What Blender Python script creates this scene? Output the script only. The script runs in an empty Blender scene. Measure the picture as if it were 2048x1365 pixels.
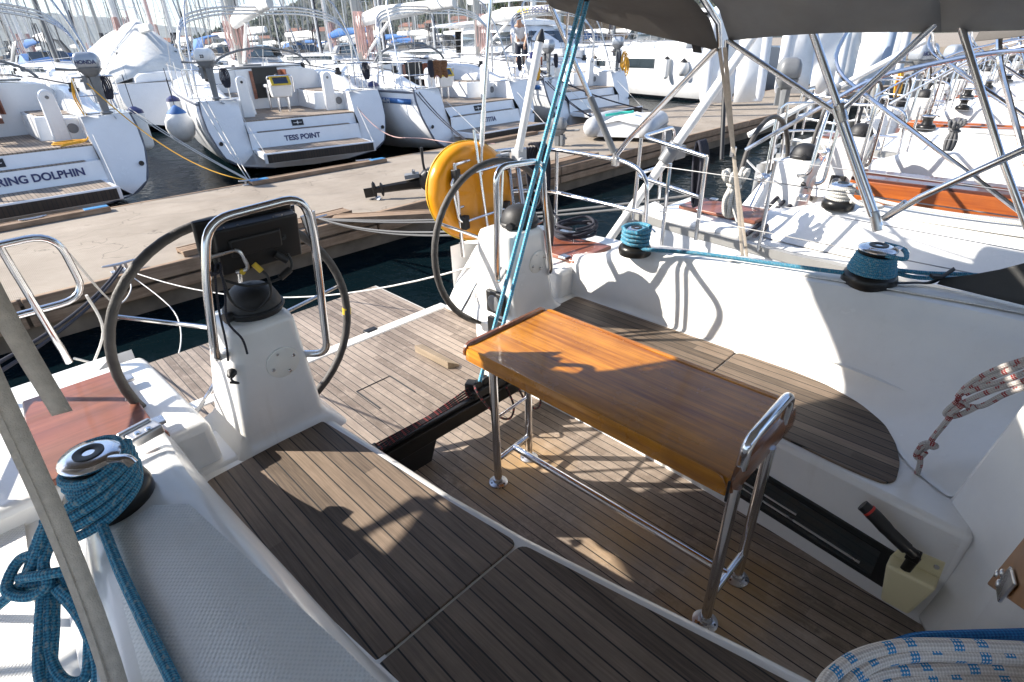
import bpy, bmesh, math, random
from mathutils import Vector, Matrix
R = math.radians
random.seed(7)
sc = bpy.context.scene
C = sc.collection
V = Vector

# ---------------------------------------------------------------- materials
MATS = {}
def _new(name):
    m = bpy.data.materials.new(name); m.use_nodes = True
    nt = m.node_tree; b = nt.nodes['Principled BSDF']; MATS[name] = m
    return m, nt, b
def N(nt, t, **kw):
    n = nt.nodes.new(t)
    for k, v in kw.items():
        if k.startswith('i_'):
            n.inputs[k[2:].replace('_', ' ')].default_value = v
        else: setattr(n, k, v)
    return n
def ramp(nt, fac, stops):
    r = nt.nodes.new('ShaderNodeValToRGB'); e = r.color_ramp.elements
    while len(e) < len(stops): e.new(.5)
    for i, (p, c) in enumerate(stops):
        e[i].position = p; e[i].color = (*c, 1)
    nt.links.new(fac, r.inputs[0]); return r.outputs[0]
def math_(nt, op, a, b=None, c=None):
    n = nt.nodes.new('ShaderNodeMath'); n.operation = op
    for i, x in enumerate((a, b, c)):
        if x is None: continue
        if isinstance(x, (int, float)): n.inputs[i].default_value = x
        else: nt.links.new(x, n.inputs[i])
    return n.outputs[0]
def mixc(nt, f, a, b, mode='MIX'):
    n = nt.nodes.new('ShaderNodeMix'); n.data_type = 'RGBA'; n.blend_type = mode
    for i, x in ((0, f), (6, a), (7, b)):
        if isinstance(x, (int, float)): n.inputs[i].default_value = x
        elif isinstance(x, tuple): n.inputs[i].default_value = (*x, 1)
        else: nt.links.new(x, n.inputs[i])
    return n.outputs[2]
def coords(nt, scale=(1, 1, 1), kind='Object'):
    t = nt.nodes.new('ShaderNodeTexCoord'); mp = nt.nodes.new('ShaderNodeMapping')
    mp.inputs['Scale'].default_value = scale
    nt.links.new(t.outputs[kind], mp.inputs[0]); return mp.outputs[0]
def noise(nt, vec, s, d=4, r=.55):
    n = N(nt, 'ShaderNodeTexNoise'); n.inputs['Scale'].default_value = s
    n.inputs['Detail'].default_value = d; n.inputs['Roughness'].default_value = r
    nt.links.new(vec, n.inputs['Vector']); return n.outputs[0]
def bump(nt, b, h, strength=.3, dist=.01):
    n = N(nt, 'ShaderNodeBump'); n.inputs['Strength'].default_value = strength
    n.inputs['Distance'].default_value = dist
    nt.links.new(h, n.inputs['Height']); nt.links.new(n.outputs[0], b.inputs['Normal'])
def plain(name, col, rough=.5, metal=0, var=.12, ns=6, bstr=0, bs=40, coat=0, spec=None):
    m, nt, b = _new(name)
    b.inputs['Roughness'].default_value = rough; b.inputs['Metallic'].default_value = metal
    b.inputs['Coat Weight'].default_value = coat
    if spec is not None: b.inputs['Specular IOR Level'].default_value = spec
    v = coords(nt)
    f = noise(nt, v, ns)
    lo = tuple(max(0, c * (1 - var)) for c in col); hi = tuple(min(1, c * (1 + var)) for c in col)
    nt.links.new(ramp(nt, f, [(.3, lo), (.7, hi)]), b.inputs['Base Color'])
    if bstr: bump(nt, b, noise(nt, v, bs), bstr, .004)
    return m
def steel(name='stainless', col=(.72, .72, .73), rough=.13):
    m, nt, b = _new(name); b.inputs['Metallic'].default_value = 1
    v = coords(nt); f = noise(nt, v, 12)
    nt.links.new(ramp(nt, f, [(.35, (rough*.7,)*3), (.7, (rough*1.7,)*3)]), b.inputs['Roughness'])
    b.inputs['Base Color'].default_value = (*col, 1); return m
def gelcoat(name='gelcoat', col=(.80, .79, .765), dirt=.10):
    m, nt, b = _new(name); v = coords(nt)
    f = noise(nt, v, 1.7, 6, .65); f2 = noise(nt, v, 23, 5, .7)
    d = tuple(c * (1 - dirt) for c in col)
    c = ramp(nt, f, [(.35, d), (.6, col)])
    c = mixc(nt, ramp(nt, f2, [(.66, (0, 0, 0)), (.78, (.22, .22, .22))]), c, (.52, .48, .41))
    st = noise(nt, coords(nt, (9, 9, .8)), 2.2, 5, .65)
    c = mixc(nt, ramp(nt, st, [(.60, (0, 0, 0)), (.80, (.20, .20, .20))]), c, (.50, .46, .38))
    if name == 'hull_white':
        ge = N(nt, 'ShaderNodeNewGeometry'); gz = N(nt, 'ShaderNodeSeparateXYZ'); nt.links.new(ge.outputs['Position'], gz.inputs[0])
        c = mixc(nt, math_(nt, 'LESS_THAN', gz.outputs[2], -.77), c, (.012, .014, .02))
    nt.links.new(c, b.inputs['Base Color'])
    nt.links.new(ramp(nt, f, [(.3, (.30,)*3), (.7, (.18,)*3)]), b.inputs['Roughness'])
    b.inputs['Coat Weight'].default_value = .3; b.inputs['Coat Roughness'].default_value = .08
    return m
def nonskid(name='nonskid'):
    m, nt, b = _new(name); v = coords(nt)
    sp = N(nt, 'ShaderNodeSeparateXYZ'); nt.links.new(v, sp.inputs[0])
    a = math_(nt, 'SINE', math_(nt, 'MULTIPLY', sp.outputs[0], 620.))
    c = math_(nt, 'SINE', math_(nt, 'MULTIPLY', sp.outputs[1], 540.))
    h = math_(nt, 'MULTIPLY', a, c)
    bump(nt, b, h, .5, .0016)
    col = mixc(nt, ramp(nt, h, [(.0, (0,)*3), (.75, (1,)*3)]), (.80, .79, .765), (.68, .68, .66))
    col = mixc(nt, ramp(nt, noise(nt, v, 3, 6, .7), [(.4, (0,)*3), (.75, (.5,)*3)]), col, (.6, .58, .53))
    nt.links.new(col, b.inputs['Base Color']); b.inputs['Roughness'].default_value = .5
    return m
def teak(name, c1, c2, w=.045, off=0., caulk=.0042, axis=0, rough=.62, gloss=0, dirt=.5, wear=0, stains=()):
    m, nt, b = _new(name)
    v = coords(nt); sp = N(nt, 'ShaderNodeSeparateXYZ'); nt.links.new(v, sp.inputs[0])
    x = sp.outputs[axis]; y = sp.outputs[1 - axis]
    xs = math_(nt, 'MULTIPLY', math_(nt, 'ADD', x, 50 + off), 1 / w)
    fr = math_(nt, 'FRACT', xs); pid = math_(nt, 'FLOOR', xs)
    line = math_(nt, 'LESS_THAN', math_(nt, 'MINIMUM', fr, math_(nt, 'SUBTRACT', 1, fr)), caulk / w / 2)
    wn = N(nt, 'ShaderNodeTexWhiteNoise', noise_dimensions='2D')
    cb = N(nt, 'ShaderNodeCombineXYZ'); nt.links.new(pid, cb.inputs[0])
    nt.links.new(math_(nt, 'FLOOR', math_(nt, 'ADD', math_(nt, 'MULTIPLY', y, .55), math_(nt, 'MULTIPLY', pid, .37))), cb.inputs[1])
    nt.links.new(cb.outputs[0], wn.inputs['Vector'])
    mp = N(nt, 'ShaderNodeMapping'); mp.inputs['Scale'].default_value = (150, 5, 20) if axis == 0 else (5, 150, 20)
    nt.links.new(v, mp.inputs[0]); g = noise(nt, mp.outputs[0], 1., 6, .7)
    f = math_(nt, 'ADD', math_(nt, 'MULTIPLY', g, .75), math_(nt, 'MULTIPLY', wn.outputs[0], .32))
    col = ramp(nt, f, [(.3, c2), (.78, c1)])
    big = noise(nt, v, 2.3, 5, .65)
    dk = tuple(c * .62 for c in c2)
    col = mixc(nt, math_(nt, 'MULTIPLY', ramp(nt, big, [(.42, (0,)*3), (.72, (1,)*3)]), dirt), col, dk)
    if wear:
        sp2 = noise(nt, v, 14, 6, .8)
        col = mixc(nt, math_(nt, 'MULTIPLY', ramp(nt, sp2, [(.5, (0,)*3), (.66, (1,)*3)]), wear), col, tuple(min(1, c * 1.5) for c in c1))
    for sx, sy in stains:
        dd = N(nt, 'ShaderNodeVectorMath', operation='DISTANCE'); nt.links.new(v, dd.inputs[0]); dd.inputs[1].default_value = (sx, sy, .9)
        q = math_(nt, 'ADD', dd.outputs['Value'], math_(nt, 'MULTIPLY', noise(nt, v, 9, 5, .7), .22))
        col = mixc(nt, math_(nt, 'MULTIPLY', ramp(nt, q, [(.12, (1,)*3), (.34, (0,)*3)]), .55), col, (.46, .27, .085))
    col = mixc(nt, line, col, (.008, .008, .008))
    nt.links.new(col, b.inputs['Base Color']); b.inputs['Roughness'].default_value = rough
    hh = math_(nt, 'SUBTRACT', math_(nt, 'MULTIPLY', g, .5), line)
    bump(nt, b, hh, .45, .0025)
    if gloss:
        b.inputs['Coat Weight'].default_value = gloss; b.inputs['Coat Roughness'].default_value = .06
    return m
def varnish(name, c1, c2, axis=1, rough=.25, coat=.8, sc_=1.):
    m, nt, b = _new(name)
    s = [60 * sc_, 60 * sc_, 60 * sc_]; s[axis] = 2.2 * sc_
    v = coords(nt, tuple(s)); v0 = coords(nt)
    g = noise(nt, v, 1., 7, .65); big = noise(nt, v0, 3.1, 5, .6); s2 = [18 * sc_] * 3; s2[axis] = .9 * sc_
    g2 = noise(nt, coords(nt, tuple(s2)), 1.3, 5, .6)
    col = ramp(nt, math_(nt, 'ADD', math_(nt, 'MULTIPLY', g, .5), math_(nt, 'MULTIPLY', g2, .5)), [(.36, c2), (.62, c1)])
    col = mixc(nt, math_(nt, 'MULTIPLY', ramp(nt, big, [(.45, (0,)*3), (.75, (1,)*3)]), .55), col, tuple(c * .55 for c in c2))
    sp = N(nt, 'ShaderNodeSeparateXYZ'); nt.links.new(v0, sp.inputs[0])
    pl = math_(nt, 'FRACT', math_(nt, 'MULTIPLY', math_(nt, 'ADD', sp.outputs[1 - axis if axis < 2 else 0], 10), 13.))
    ln = math_(nt, 'LESS_THAN', pl, .02)
    col = mixc(nt, math_(nt, 'MULTIPLY', ln, .55), col, tuple(c * .4 for c in c2))
    nt.links.new(col, b.inputs['Base Color'])
    nt.links.new(ramp(nt, big, [(.3, (rough*.6,)*3), (.7, (rough*1.8,)*3)]), b.inputs['Roughness'])
    b.inputs['Coat Weight'].default_value = coat; b.inputs['Coat Roughness'].default_value = .08
    bump(nt, b, g, .08, .002)
    return m
def rope_mat(name, c1, c2, per=.022, n=4, c3=None, dash=0, rad=.006):
    m, nt, b = _new(name)
    uv = N(nt, 'ShaderNodeUVMap'); sp = N(nt, 'ShaderNodeSeparateXYZ'); nt.links.new(uv.outputs[0], sp.inputs[0])
    u = math_(nt, 'MULTIPLY', sp.outputs[0], n * 6.28318); w = math_(nt, 'MULTIPLY', sp.outputs[1], 6.28318 / per)
    a = math_(nt, 'SINE', math_(nt, 'ADD', u, w)); c = math_(nt, 'SINE', math_(nt, 'SUBTRACT', u, w))
    h = math_(nt, 'MULTIPLY', a, c)
    f = math_(nt, 'ADD', math_(nt, 'MULTIPLY', h, .5), .5)
    nz = noise(nt, coords(nt), 160, 3)
    f = math_(nt, 'ADD', math_(nt, 'MULTIPLY', f, .7), math_(nt, 'MULTIPLY', nz, .35))
    col = ramp(nt, f, [(.35, c1), (.75, c2)])
    if c3 and dash < 0:
        mp_ = N(nt, 'ShaderNodeMapping'); mp_.inputs['Scale'].default_value = (9, 95, 1); nt.links.new(uv.outputs[0], mp_.inputs[0])
        fl = noise(nt, mp_.outputs[0], 1., 3, .6)
        col = mixc(nt, math_(nt, 'MULTIPLY', ramp(nt, fl, [(.52, (0,)*3), (.62, (.9,)*3)]), ramp(nt, h, [(.2, (1,)*3), (.6, (.2,)*3)])), col, c3)
    elif c3:
        d = math_(nt, 'FRACT', math_(nt, 'MULTIPLY', sp.outputs[1], 1 / dash))
        fl = math_(nt, 'FLOOR', math_(nt, 'MULTIPLY', sp.outputs[1], 1 / dash))
        k = math_(nt, 'MULTIPLY', math_(nt, 'LESS_THAN', d, .42), math_(nt, 'GREATER_THAN', math_(nt, 'SINE', math_(nt, 'ADD', math_(nt, 'MULTIPLY', sp.outputs[0], 6.283), math_(nt, 'MULTIPLY', fl, 2.1))), -.15))
        k = math_(nt, 'MULTIPLY', k, math_(nt, 'LESS_THAN', h, .3))
        col = mixc(nt, k, col, c3)
    nt.links.new(col, b.inputs['Base Color']); b.inputs['Roughness'].default_value = .85
    bump(nt, b, h, .5, .002)
    return m
def glass(name, col=(.02, .03, .035), rough=.05):
    m, nt, b = _new(name); b.inputs['Base Color'].default_value = (*col, 1)
    b.inputs['Roughness'].default_value = rough; b.inputs['Specular IOR Level'].default_value = .8
    b.inputs['Coat Weight'].default_value = 1; b.inputs['Coat Roughness'].default_value = .03
    return m
def canvas(name, col, trans=.25, wr=.5):
    m, nt, b = _new(name); v = coords(nt)
    f = noise(nt, v, 5, 5, .6); wv = noise(nt, coords(nt, (1, 1, 1)), 700, 2)
    lo = tuple(c * .82 for c in col)
    c_ = ramp(nt, f, [(.3, lo), (.7, col)])
    nt.links.new(c_, b.inputs['Base Color']); b.inputs['Roughness'].default_value = .85
    n2 = noise(nt, v, 3.2, 5, .5)
    bump(nt, b, math_(nt, 'ADD', math_(nt, 'MULTIPLY', wv, .03), n2), wr, .03)
    if trans:
        t = N(nt, 'ShaderNodeBsdfTranslucent'); nt.links.new(c_, t.inputs[0])
        mx = N(nt, 'ShaderNodeMixShader'); mx.inputs[0].default_value = trans
        out = nt.nodes['Material Output']
        nt.links.new(b.outputs[0], mx.inputs[1]); nt.links.new(t.outputs[0], mx.inputs[2]); nt.links.new(mx.outputs[0], out.inputs[0])
    return m

GEL = gelcoat(); GELC = gelcoat('gelcoat_cream', (.80, .775, .71), .08); GELH = gelcoat('hull_white', (.76, .77, .78), .06)
NSK = nonskid(); SS = steel(); SSD = steel('steel_dull', (.55, .55, .56), .3)
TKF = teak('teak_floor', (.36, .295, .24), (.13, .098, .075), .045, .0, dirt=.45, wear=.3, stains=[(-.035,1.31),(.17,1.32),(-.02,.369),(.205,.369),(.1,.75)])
TKS = teak('teak_seat', (.27, .20, .145), (.07, .05, .035), .045, .012, dirt=.45)
TKB = teak('teak_boat', (.33, .265, .205), (.20, .155, .12), .06, .0, .008, axis=0)
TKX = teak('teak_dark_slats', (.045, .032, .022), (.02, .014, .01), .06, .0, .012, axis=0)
VAR = varnish('varnished_iroko', (.66, .27, .026), (.21, .058, .005), rough=.2, coat=.3)
VARX = varnish('varnished_iroko_cross', (.26, .085, .018), (.09, .028, .007), axis=0)
MAH = varnish('mahogany', (.27, .085, .042), (.15, .042, .022), axis=0, rough=.4, coat=.3)
ORW = varnish('orange_varnish', (.42, .11, .014), (.24, .05, .007), axis=1, rough=.3, coat=.6)
DKW = varnish('dark_varnish', (.11, .03, .015), (.05, .013, .008), axis=1, rough=.3)
BLK = plain('black_plastic', (.009, .009, .010), .5, 0, .3)
BLKM = plain('black_anodised', (.02, .019, .018), .3, .4, .2)
RUB = plain('black_cover', (.016, .0155, .016), .55, 0, .3, 14, .35, 30)
LEA = plain('stitched_leather', (.055, .05, .046), .6, 0, .25, 30, .5, 160)
YEL = plain('yellow_vinyl', (.66, .26, .004), .30, 0, .12, 4, .5, 9)
YELP = plain('yellow_paint', (.62, .42, .03), .5)
CRM = plain('cream_plastic', (.74, .67, .42), .45, 0, .05)
WHP = plain('white_plastic', (.72, .72, .71), .35, 0, .04)
WHM = plain('white_enamel', (.78, .77, .74), .3, 0, .05)
GRY = plain('grey_plastic', (.16, .165, .17), .45, 0, .15)
LGR = plain('light_grey', (.42, .43, .44), .4, 0, .1)
SILV = plain('silver_cowling', (.34, .37, .41), .28, .35, .06)
NAVY = plain('navy_letters', (.02, .025, .10), .4)
BLUE = plain('blue_cover', (.03, .12, .33), .7, 0, .2, 8, .3, 12)
BLP = plain('blue_pad', (.03, .18, .38), .6)
REDP = plain('red_paint', (.5, .03, .02), .5)
CONC = None
STR = plain('beige_webbing', (.50, .44, .37), .85, 0, .12, 60, .6, 400)
BIM = canvas('grey_canvas', (.13, .12, .11), .25)  # awning cloth with the shade of the aft piece in its colour
BIMF = canvas('grey_canvas_lit', (.34, .335, .32), .42)  # lit copy of the awning cloth, paler than the shaded aft piece
BIMD = canvas('dark_canvas', (.05, .05, .05), .03)
SAILC = canvas('white_sailcover', (.68, .68, .66), .05, .6)
SHW = canvas('shrink_wrap', (.62, .64, .67), .05, .4)
RBLUE = rope_mat('blue_rope', (.014, .11, .20), (.07, .30, .43), .012, 4, (.26, .33, .33), -1)
RBLUL = rope_mat('light_blue_rope', (.05, .28, .46), (.15, .46, .66), .018, 4, (.42, .50, .50), -1)
RWB = rope_mat('white_blue_rope', (.60, .53, .47), (.80, .73, .66), .010, 6, (.03, .24, .48), .036)
RBB = rope_mat('bright_blue_rope', (.005, .10, .30), (.02, .20, .48), .012, 6)
RWR = rope_mat('white_red_rope', (.36, .33, .31), (.50, .46, .43), .012, 5, (.26, .03, .03), .03)
RNAV = rope_mat('navy_rope', (.012, .012, .02), (.04, .04, .055), .012, 4)
RGRY = rope_mat('grey_rope', (.36, .35, .32), (.60, .58, .54), .02, 4)
RDKG = rope_mat('dark_grey_rope', (.05, .05, .055), (.17, .17, .17), .02, 4)
RWHT = rope_mat('white_rope', (.60, .58, .54), (.78, .76, .72), .015, 4)
RYEL = rope_mat('yellow_rope', (.62, .30, .02), (.80, .45, .06), .02, 4)
RBKR = rope_mat('black_red_rope', (.012, .01, .012), (.05, .03, .035), .012, 4, (.30, .05, .05), .02)
RPNK = rope_mat('pink_rope', (.5, .3, .26), (.7, .5, .45), .02, 4)
GLS = glass('dark_glass'); SCR = glass('screen_glass', (.012, .02, .04), .12)
SKIN = plain('skin', (.42, .24, .16), .55, 0, .08); HAIR = plain('hair', (.015, .012, .01), .7)
TSH = plain('white_cotton', (.62, .63, .65), .9, 0, .06); SHO = plain('dark_cotton', (.02, .025, .04), .9)
ALU = plain('mast_alu', (.36, .355, .34), .35, .4, .06)
ALW = plain('mast_white', (.74, .73, .70), .35, 0, .05)
FEN = plain('fender_white', (.70, .70, .68), .4, 0, .08)
WIRE = plain('steel_wire', (.33, .33, .33), .4, .7, .1)

# ---------------------------------------------------------------- mesh builder
def cr(pts, n=6, closed=False):
    P = [V(p) for p in pts]; out = []
    L = len(P)
    if L < 3 or n <= 1: return P
    for i in range(L if closed else L - 1):
        if closed: a, b, c, d = P[(i-1) % L], P[i], P[(i+1) % L], P[(i+2) % L]
        else: a, b, c, d = P[max(i-1, 0)], P[i], P[i+1], P[min(i+2, L-1)]
        for k in range(n):
            t = k / n
            out.append(.5 * ((2*b) + (c-a)*t + (2*a-5*b+4*c-d)*t*t + (3*b-a-3*c+d)*t**3))
    if not closed: out.append(P[-1])
    return out
def bend(pts, r=.08, n=5, closed=False):
    P = [V(p) for p in pts]; L = len(P); out = []
    for i in range(L):
        if not closed and i in (0, L - 1): out.append(P[i]); continue
        a, b, c = P[i-1], P[i], P[(i+1) % L]
        d1, d2 = (a-b), (c-b); k = min(r, d1.length*.48, d2.length*.48)
        p, q = b + d1.normalized()*k, b + d2.normalized()*k
        for j in range(n + 1):
            t = j / n; out.append(p*(1-t)**2 + b*2*t*(1-t) + q*t*t)
    return out
def arc(c, r, a0, a1, n, ax=V((1,0,0)), ay=V((0,0,1))):
    return [V(c) + ax*r*math.cos(R(a0+(a1-a0)*i/n)) + ay*r*math.sin(R(a0+(a1-a0)*i/n)) for i in range(n+1)]
class MB:
    def __init__(s): s.v = []; s.f = []; s.m = []; s.uv = {}; s.T = None
    def add(s, vs, fs, mi=0, uvs=None):
        o = len(s.v)
        for p in vs:
            p = V(p); s.v.append(s.T @ p if s.T else p)
        for i, f in enumerate(fs):
            if uvs: s.uv[len(s.f)] = uvs[i]
            s.f.append([o + k for k in f]); s.m.append(mi)
        return s
    def box(s, c, d, rot=0, mi=0, M=None):
        c = V(c); h = V(d) / 2
        M = M or Matrix.Rotation(rot, 3, 'Z')
        vs = [c + M @ V((x*h.x, y*h.y, z*h.z)) for z in (-1, 1) for y in (-1, 1) for x in (-1, 1)]
        return s.add(vs, [(0,2,3,1), (4,5,7,6), (0,1,5,4), (2,6,7,3), (0,4,6,2), (1,3,7,5)], mi)
    def hexa(s, b, t, mi=0):
        return s.add(list(b) + list(t), [(3,2,1,0), (4,5,6,7), (0,1,5,4), (1,2,6,5), (2,3,7,6), (3,0,4,7)], mi)
    def prism(s, poly, z0, z1, mi=0, mt=None):
        n = len(poly); z0f = z0 if callable(z0) else (lambda x, y: z0); z1f = z1 if callable(z1) else (lambda x, y: z1)
        vs = [(p[0], p[1], z0f(*p[:2])) for p in poly] + [(p[0], p[1], z1f(*p[:2])) for p in poly]
        s.add(vs, [list(range(n))[::-1]] + [(i, (i+1) % n, n+(i+1) % n, n+i) for i in range(n)], mi)
        s.add(vs[n:], [list(range(n))], mi if mt is None else mt)
        return s
    def plate(s, pts, th, mi=0):
        # flat polygon in 3D with thickness along its normal
        P = [V(p) for p in pts]; nrm = (P[1]-P[0]).cross(P[2]-P[0]).normalized()*th; n = len(P)
        return s.add(P + [p + nrm for p in P], [list(range(n))[::-1], list(range(n, 2*n))] + [(i, (i+1) % n, n+(i+1) % n, n+i) for i in range(n)], mi)
    def loft(s, rings, closed=True, caps=True, mi=0, loop=False):
        n = len(rings[0]); vs = [p for r in rings for p in r]; fs = []
        K = len(rings)
        for i in range(K if loop else K - 1):
            a = i*n; b = ((i+1) % K)*n
            for j in range(n if closed else n - 1):
                k = (j+1) % n; fs.append((a+j, a+k, b+k, b+j))
        if caps and closed and not loop:
            fs.append(list(range(n))[::-1]); fs.append([(K-1)*n + j for j in range(n)])
        return s.add(vs, fs, mi)
    def tube(s, path, r, n=8, closed=False, mi=0, flat=None):
        P = [V(p) for p in path]; L = len(P)
        if L < 2: return s
        rr = r if isinstance(r, (list, tuple)) else [r]*L
        T = []
        for i in range(L):
            a = P[i-1] if (i or closed) else P[i]; b = P[(i+1) % L] if (i < L-1 or closed) else P[i]
            t = (b - a); T.append(t.normalized() if t.length > 1e-9 else V((0,0,1)))
        up = V((0,0,1)) if abs(T[0].z) < .9 else V((1,0,0))
        nx = T[0].cross(up).normalized(); vs = []; ln = [0.]
        for i in range(L):
            nx = (nx - T[i]*nx.dot(T[i]));
            nx = nx.normalized() if nx.length > 1e-6 else T[i].orthogonal().normalized()
            ny = T[i].cross(nx)
            for j in range(n):
                a = 2*math.pi*j/n
                vs.append(P[i] + nx*math.cos(a)*rr[i]*(flat[0] if flat else 1) + ny*math.sin(a)*rr[i]*(flat[1] if flat else 1))
            if i: ln.append(ln[-1] + (P[i]-P[i-1]).length)
        fs = []; uvs = []
        K = L if closed else L-1
        tot = ln[-1] + ((P[0]-P[-1]).length if closed else 0)
        for i in range(K):
            l0 = ln[i]; l1 = ln[i+1] if i+1 < L else tot
            for j in range(n):
                k = (j+1) % n; b = ((i+1) % L)*n
                fs.append((i*n+j, i*n+k, b+k, b+j))
                uvs.append(((j/n, l0), ((j+1)/n, l0), ((j+1)/n, l1), (j/n, l1)))
        if not closed:
            fs.append(list(range(n))[::-1]); uvs.append([(0, 0)]*n)
            fs.append([(L-1)*n+j for j in range(n)]); uvs.append([(0, 0)]*n)
        return s.add(vs, fs, mi, uvs)
    def lathe(s, prof, c=(0,0,0), n=20, ax=V((0,0,1)), mi=0):
        ax = V(ax).normalized(); x = ax.orthogonal().normalized(); y = ax.cross(x); c = V(c)
        rings = [[c + ax*z + (x*math.cos(2*math.pi*j/n) + y*math.sin(2*math.pi*j/n))*max(r, 1e-4) for j in range(n)] for r, z in prof]
        return s.loft(rings, True, True, mi)
    def cyl(s, a, b, r, n=12, mi=0):
        return s.tube([a, b], r, n, mi=mi)
    def ell(s, c, r, n=14, k=8, mi=0, M=None):
        c = V(c); M = M or Matrix.Identity(3); rings = []
        for i in range(1, k):
            t = math.pi*i/k
            rings.append([c + M @ V((r[0]*math.sin(t)*math.cos(2*math.pi*j/n), r[1]*math.sin(t)*math.sin(2*math.pi*j/n), -r[2]*math.cos(t))) for j in range(n)])
        o = len(s.v); s.loft(rings, True, False, mi)
        s.add([c + M @ V((0,0,-r[2])), c + M @ V((0,0,r[2]))] + rings[0] + rings[-1],
              [(0, 2+(j+1) % n, 2+j) for j in range(n)] + [(1, 2+n+j, 2+n+(j+1) % n) for j in range(n)], mi)
        return s
    def grid(s, fn, nu, nv, mi=0, closed_u=False):
        vs = [fn(i/nu, j/nv) for i in range(nu+1) for j in range(nv+1)]
        return s.add(vs, [(i*(nv+1)+j, (i+1)*(nv+1)+j, (i+1)*(nv+1)+j+1, i*(nv+1)+j+1) for i in range(nu) for j in range(nv)], mi)
def rootof(o):
    while o.parent: o = o.parent
    return o
def tag(o, label=None, cat=None, group=None, kind=None):
    if label: o['label'] = label
    if cat: o['category'] = cat
    if group: o['group'] = group
    if kind: o['kind'] = kind
    return o
SPLIT = {'stanchion','hoop_clamp','saloon_window','companionway_door','window','hull_window','front_window','cabin_window','arrow_slit','wall_opening','retaining_strap','bulkhead','platform_line','bar','leg','table_leg','lid_hinge','platform_latch','plate_screw','deck_socket','panel_dial','traveller_car','display_bracket','rubber_pad','pedestal_hub','exhaust','drop_leaf','deck_hatch','sheet_line','cable_plug'}
def obj(name, mb, mats, parent=None, world=False, **k):
    if name in SPLIT and parent is not None:
        n = len(mb.v); p = list(range(n))
        def find(a):
            while p[a] != a: p[a] = p[p[a]]; a = p[a]
            return a
        for f in mb.f:
            for q in f[1:]: p[find(q)] = find(f[0])
        comps = {}
        for i, f in enumerate(mb.f): comps.setdefault(find(f[0]), []).append(i)
        if len(comps) > 1:
            last = None
            for fl in comps.values():
                m2 = MB(); mp = {}
                for i in fl:
                    if i in mb.uv: m2.uv[len(m2.f)] = mb.uv[i]
                    m2.f.append([mp.setdefault(q, len(mp)) for q in mb.f[i]]); m2.m.append(mb.m[i])
                m2.v = [mb.v[q] for q in mp]
                last = obj1(name, m2, mats, parent, world, **k)
            return last
    return obj1(name, mb, mats, parent, world, **k)
def obj1(name, mb, mats, parent=None, world=False, smooth=38, bevel=0, solid=0, sub=0, label=None, cat=None, group=None, kind=None, org=None):
    mats = mats if isinstance(mats, (list, tuple)) else [mats]
    off = V((0,0,0)); vs = mb.v
    if parent is not None:
        if world:
            rt = rootof(parent); off = V(rt.location)
    elif kind != 'structure':
        xs = [p.x for p in vs]; ys = [p.y for p in vs]; zs = [p.z for p in vs]
        off = V(org) if org else V(((min(xs)+max(xs))/2, (min(ys)+max(ys))/2, min(zs)))
    me = bpy.data.meshes.new(name)
    me.from_pydata([p - off for p in vs], [], mb.f)
    for m in mats: me.materials.append(m)
    if len(mats) > 1: me.polygons.foreach_set('material_index', mb.m)
    if mb.uv:
        ul = me.uv_layers.new(name='UVMap')
        for pi, uvs in mb.uv.items():
            p = me.polygons[pi]
            for k, li in enumerate(p.loop_indices): ul.data[li].uv = uvs[k]
    bm = bmesh.new(); bm.from_mesh(me)
    if not mb.uv: bmesh.ops.remove_doubles(bm, verts=bm.verts, dist=1e-5)
    bmesh.ops.recalc_face_normals(bm, faces=bm.faces)
    th = R(smooth)
    for f in bm.faces: f.smooth = smooth > 0
    for e in bm.edges:
        if len(e.link_faces) == 2 and e.calc_face_angle(0) > th: e.smooth = False
    bm.to_mesh(me); bm.free()
    o = bpy.data.objects.new(name, me); C.objects.link(o)
    if parent is not None: o.parent = parent
    elif kind != 'structure': o.location = off
    if solid:
        md = o.modifiers.new('s', 'SOLIDIFY'); md.thickness = solid; md.offset = 0
    if bevel:
        md = o.modifiers.new('b', 'BEVEL'); md.width = bevel; md.segments = 3; md.limit_method = 'ANGLE'; md.angle_limit = R(40)
        md.harden_normals = False
        for p in me.polygons: p.use_smooth = True
    if sub:
        md = o.modifiers.new('u', 'SUBSURF'); md.levels = md.render_levels = sub
    return tag(o, label, cat, group, kind)
def empty(name, loc, rz=0, label=None, cat=None, group=None, kind=None):
    o = bpy.data.objects.new(name, None); C.objects.link(o)
    o.location = loc; o.rotation_euler = (0, 0, rz); o.empty_display_size = .1
    return tag(o, label, cat, group, kind)
def text(s, size, M, mat, parent=None, name='lettering', ex=.002):
    cu = bpy.data.curves.new('t', 'FONT'); cu.body = s; cu.size = size; cu.extrude = ex; cu.align_x = 'CENTER'; cu.align_y = 'CENTER'; cu.offset = size*.03
    o = bpy.data.objects.new('t', cu); C.objects.link(o)
    me = bpy.data.meshes.new_from_object(o.evaluated_get(bpy.context.evaluated_depsgraph_get()))
    bpy.data.objects.remove(o); me.materials.clear(); me.materials.append(mat); me.name = name
    me.transform(M)
    r = bpy.data.objects.new(name, me); C.objects.link(r)
    if parent is not None: r.parent = parent
    return r
def frame(origin, xdir, ydir):
    x = V(xdir).normalized(); z = x.cross(V(ydir)).normalized(); y = z.cross(x)
    M = Matrix((x, y, z)).transposed().to_4x4(); M.translation = V(origin); return M
def kids(o): return [c for c in KID.get(o.name, [])]
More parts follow.
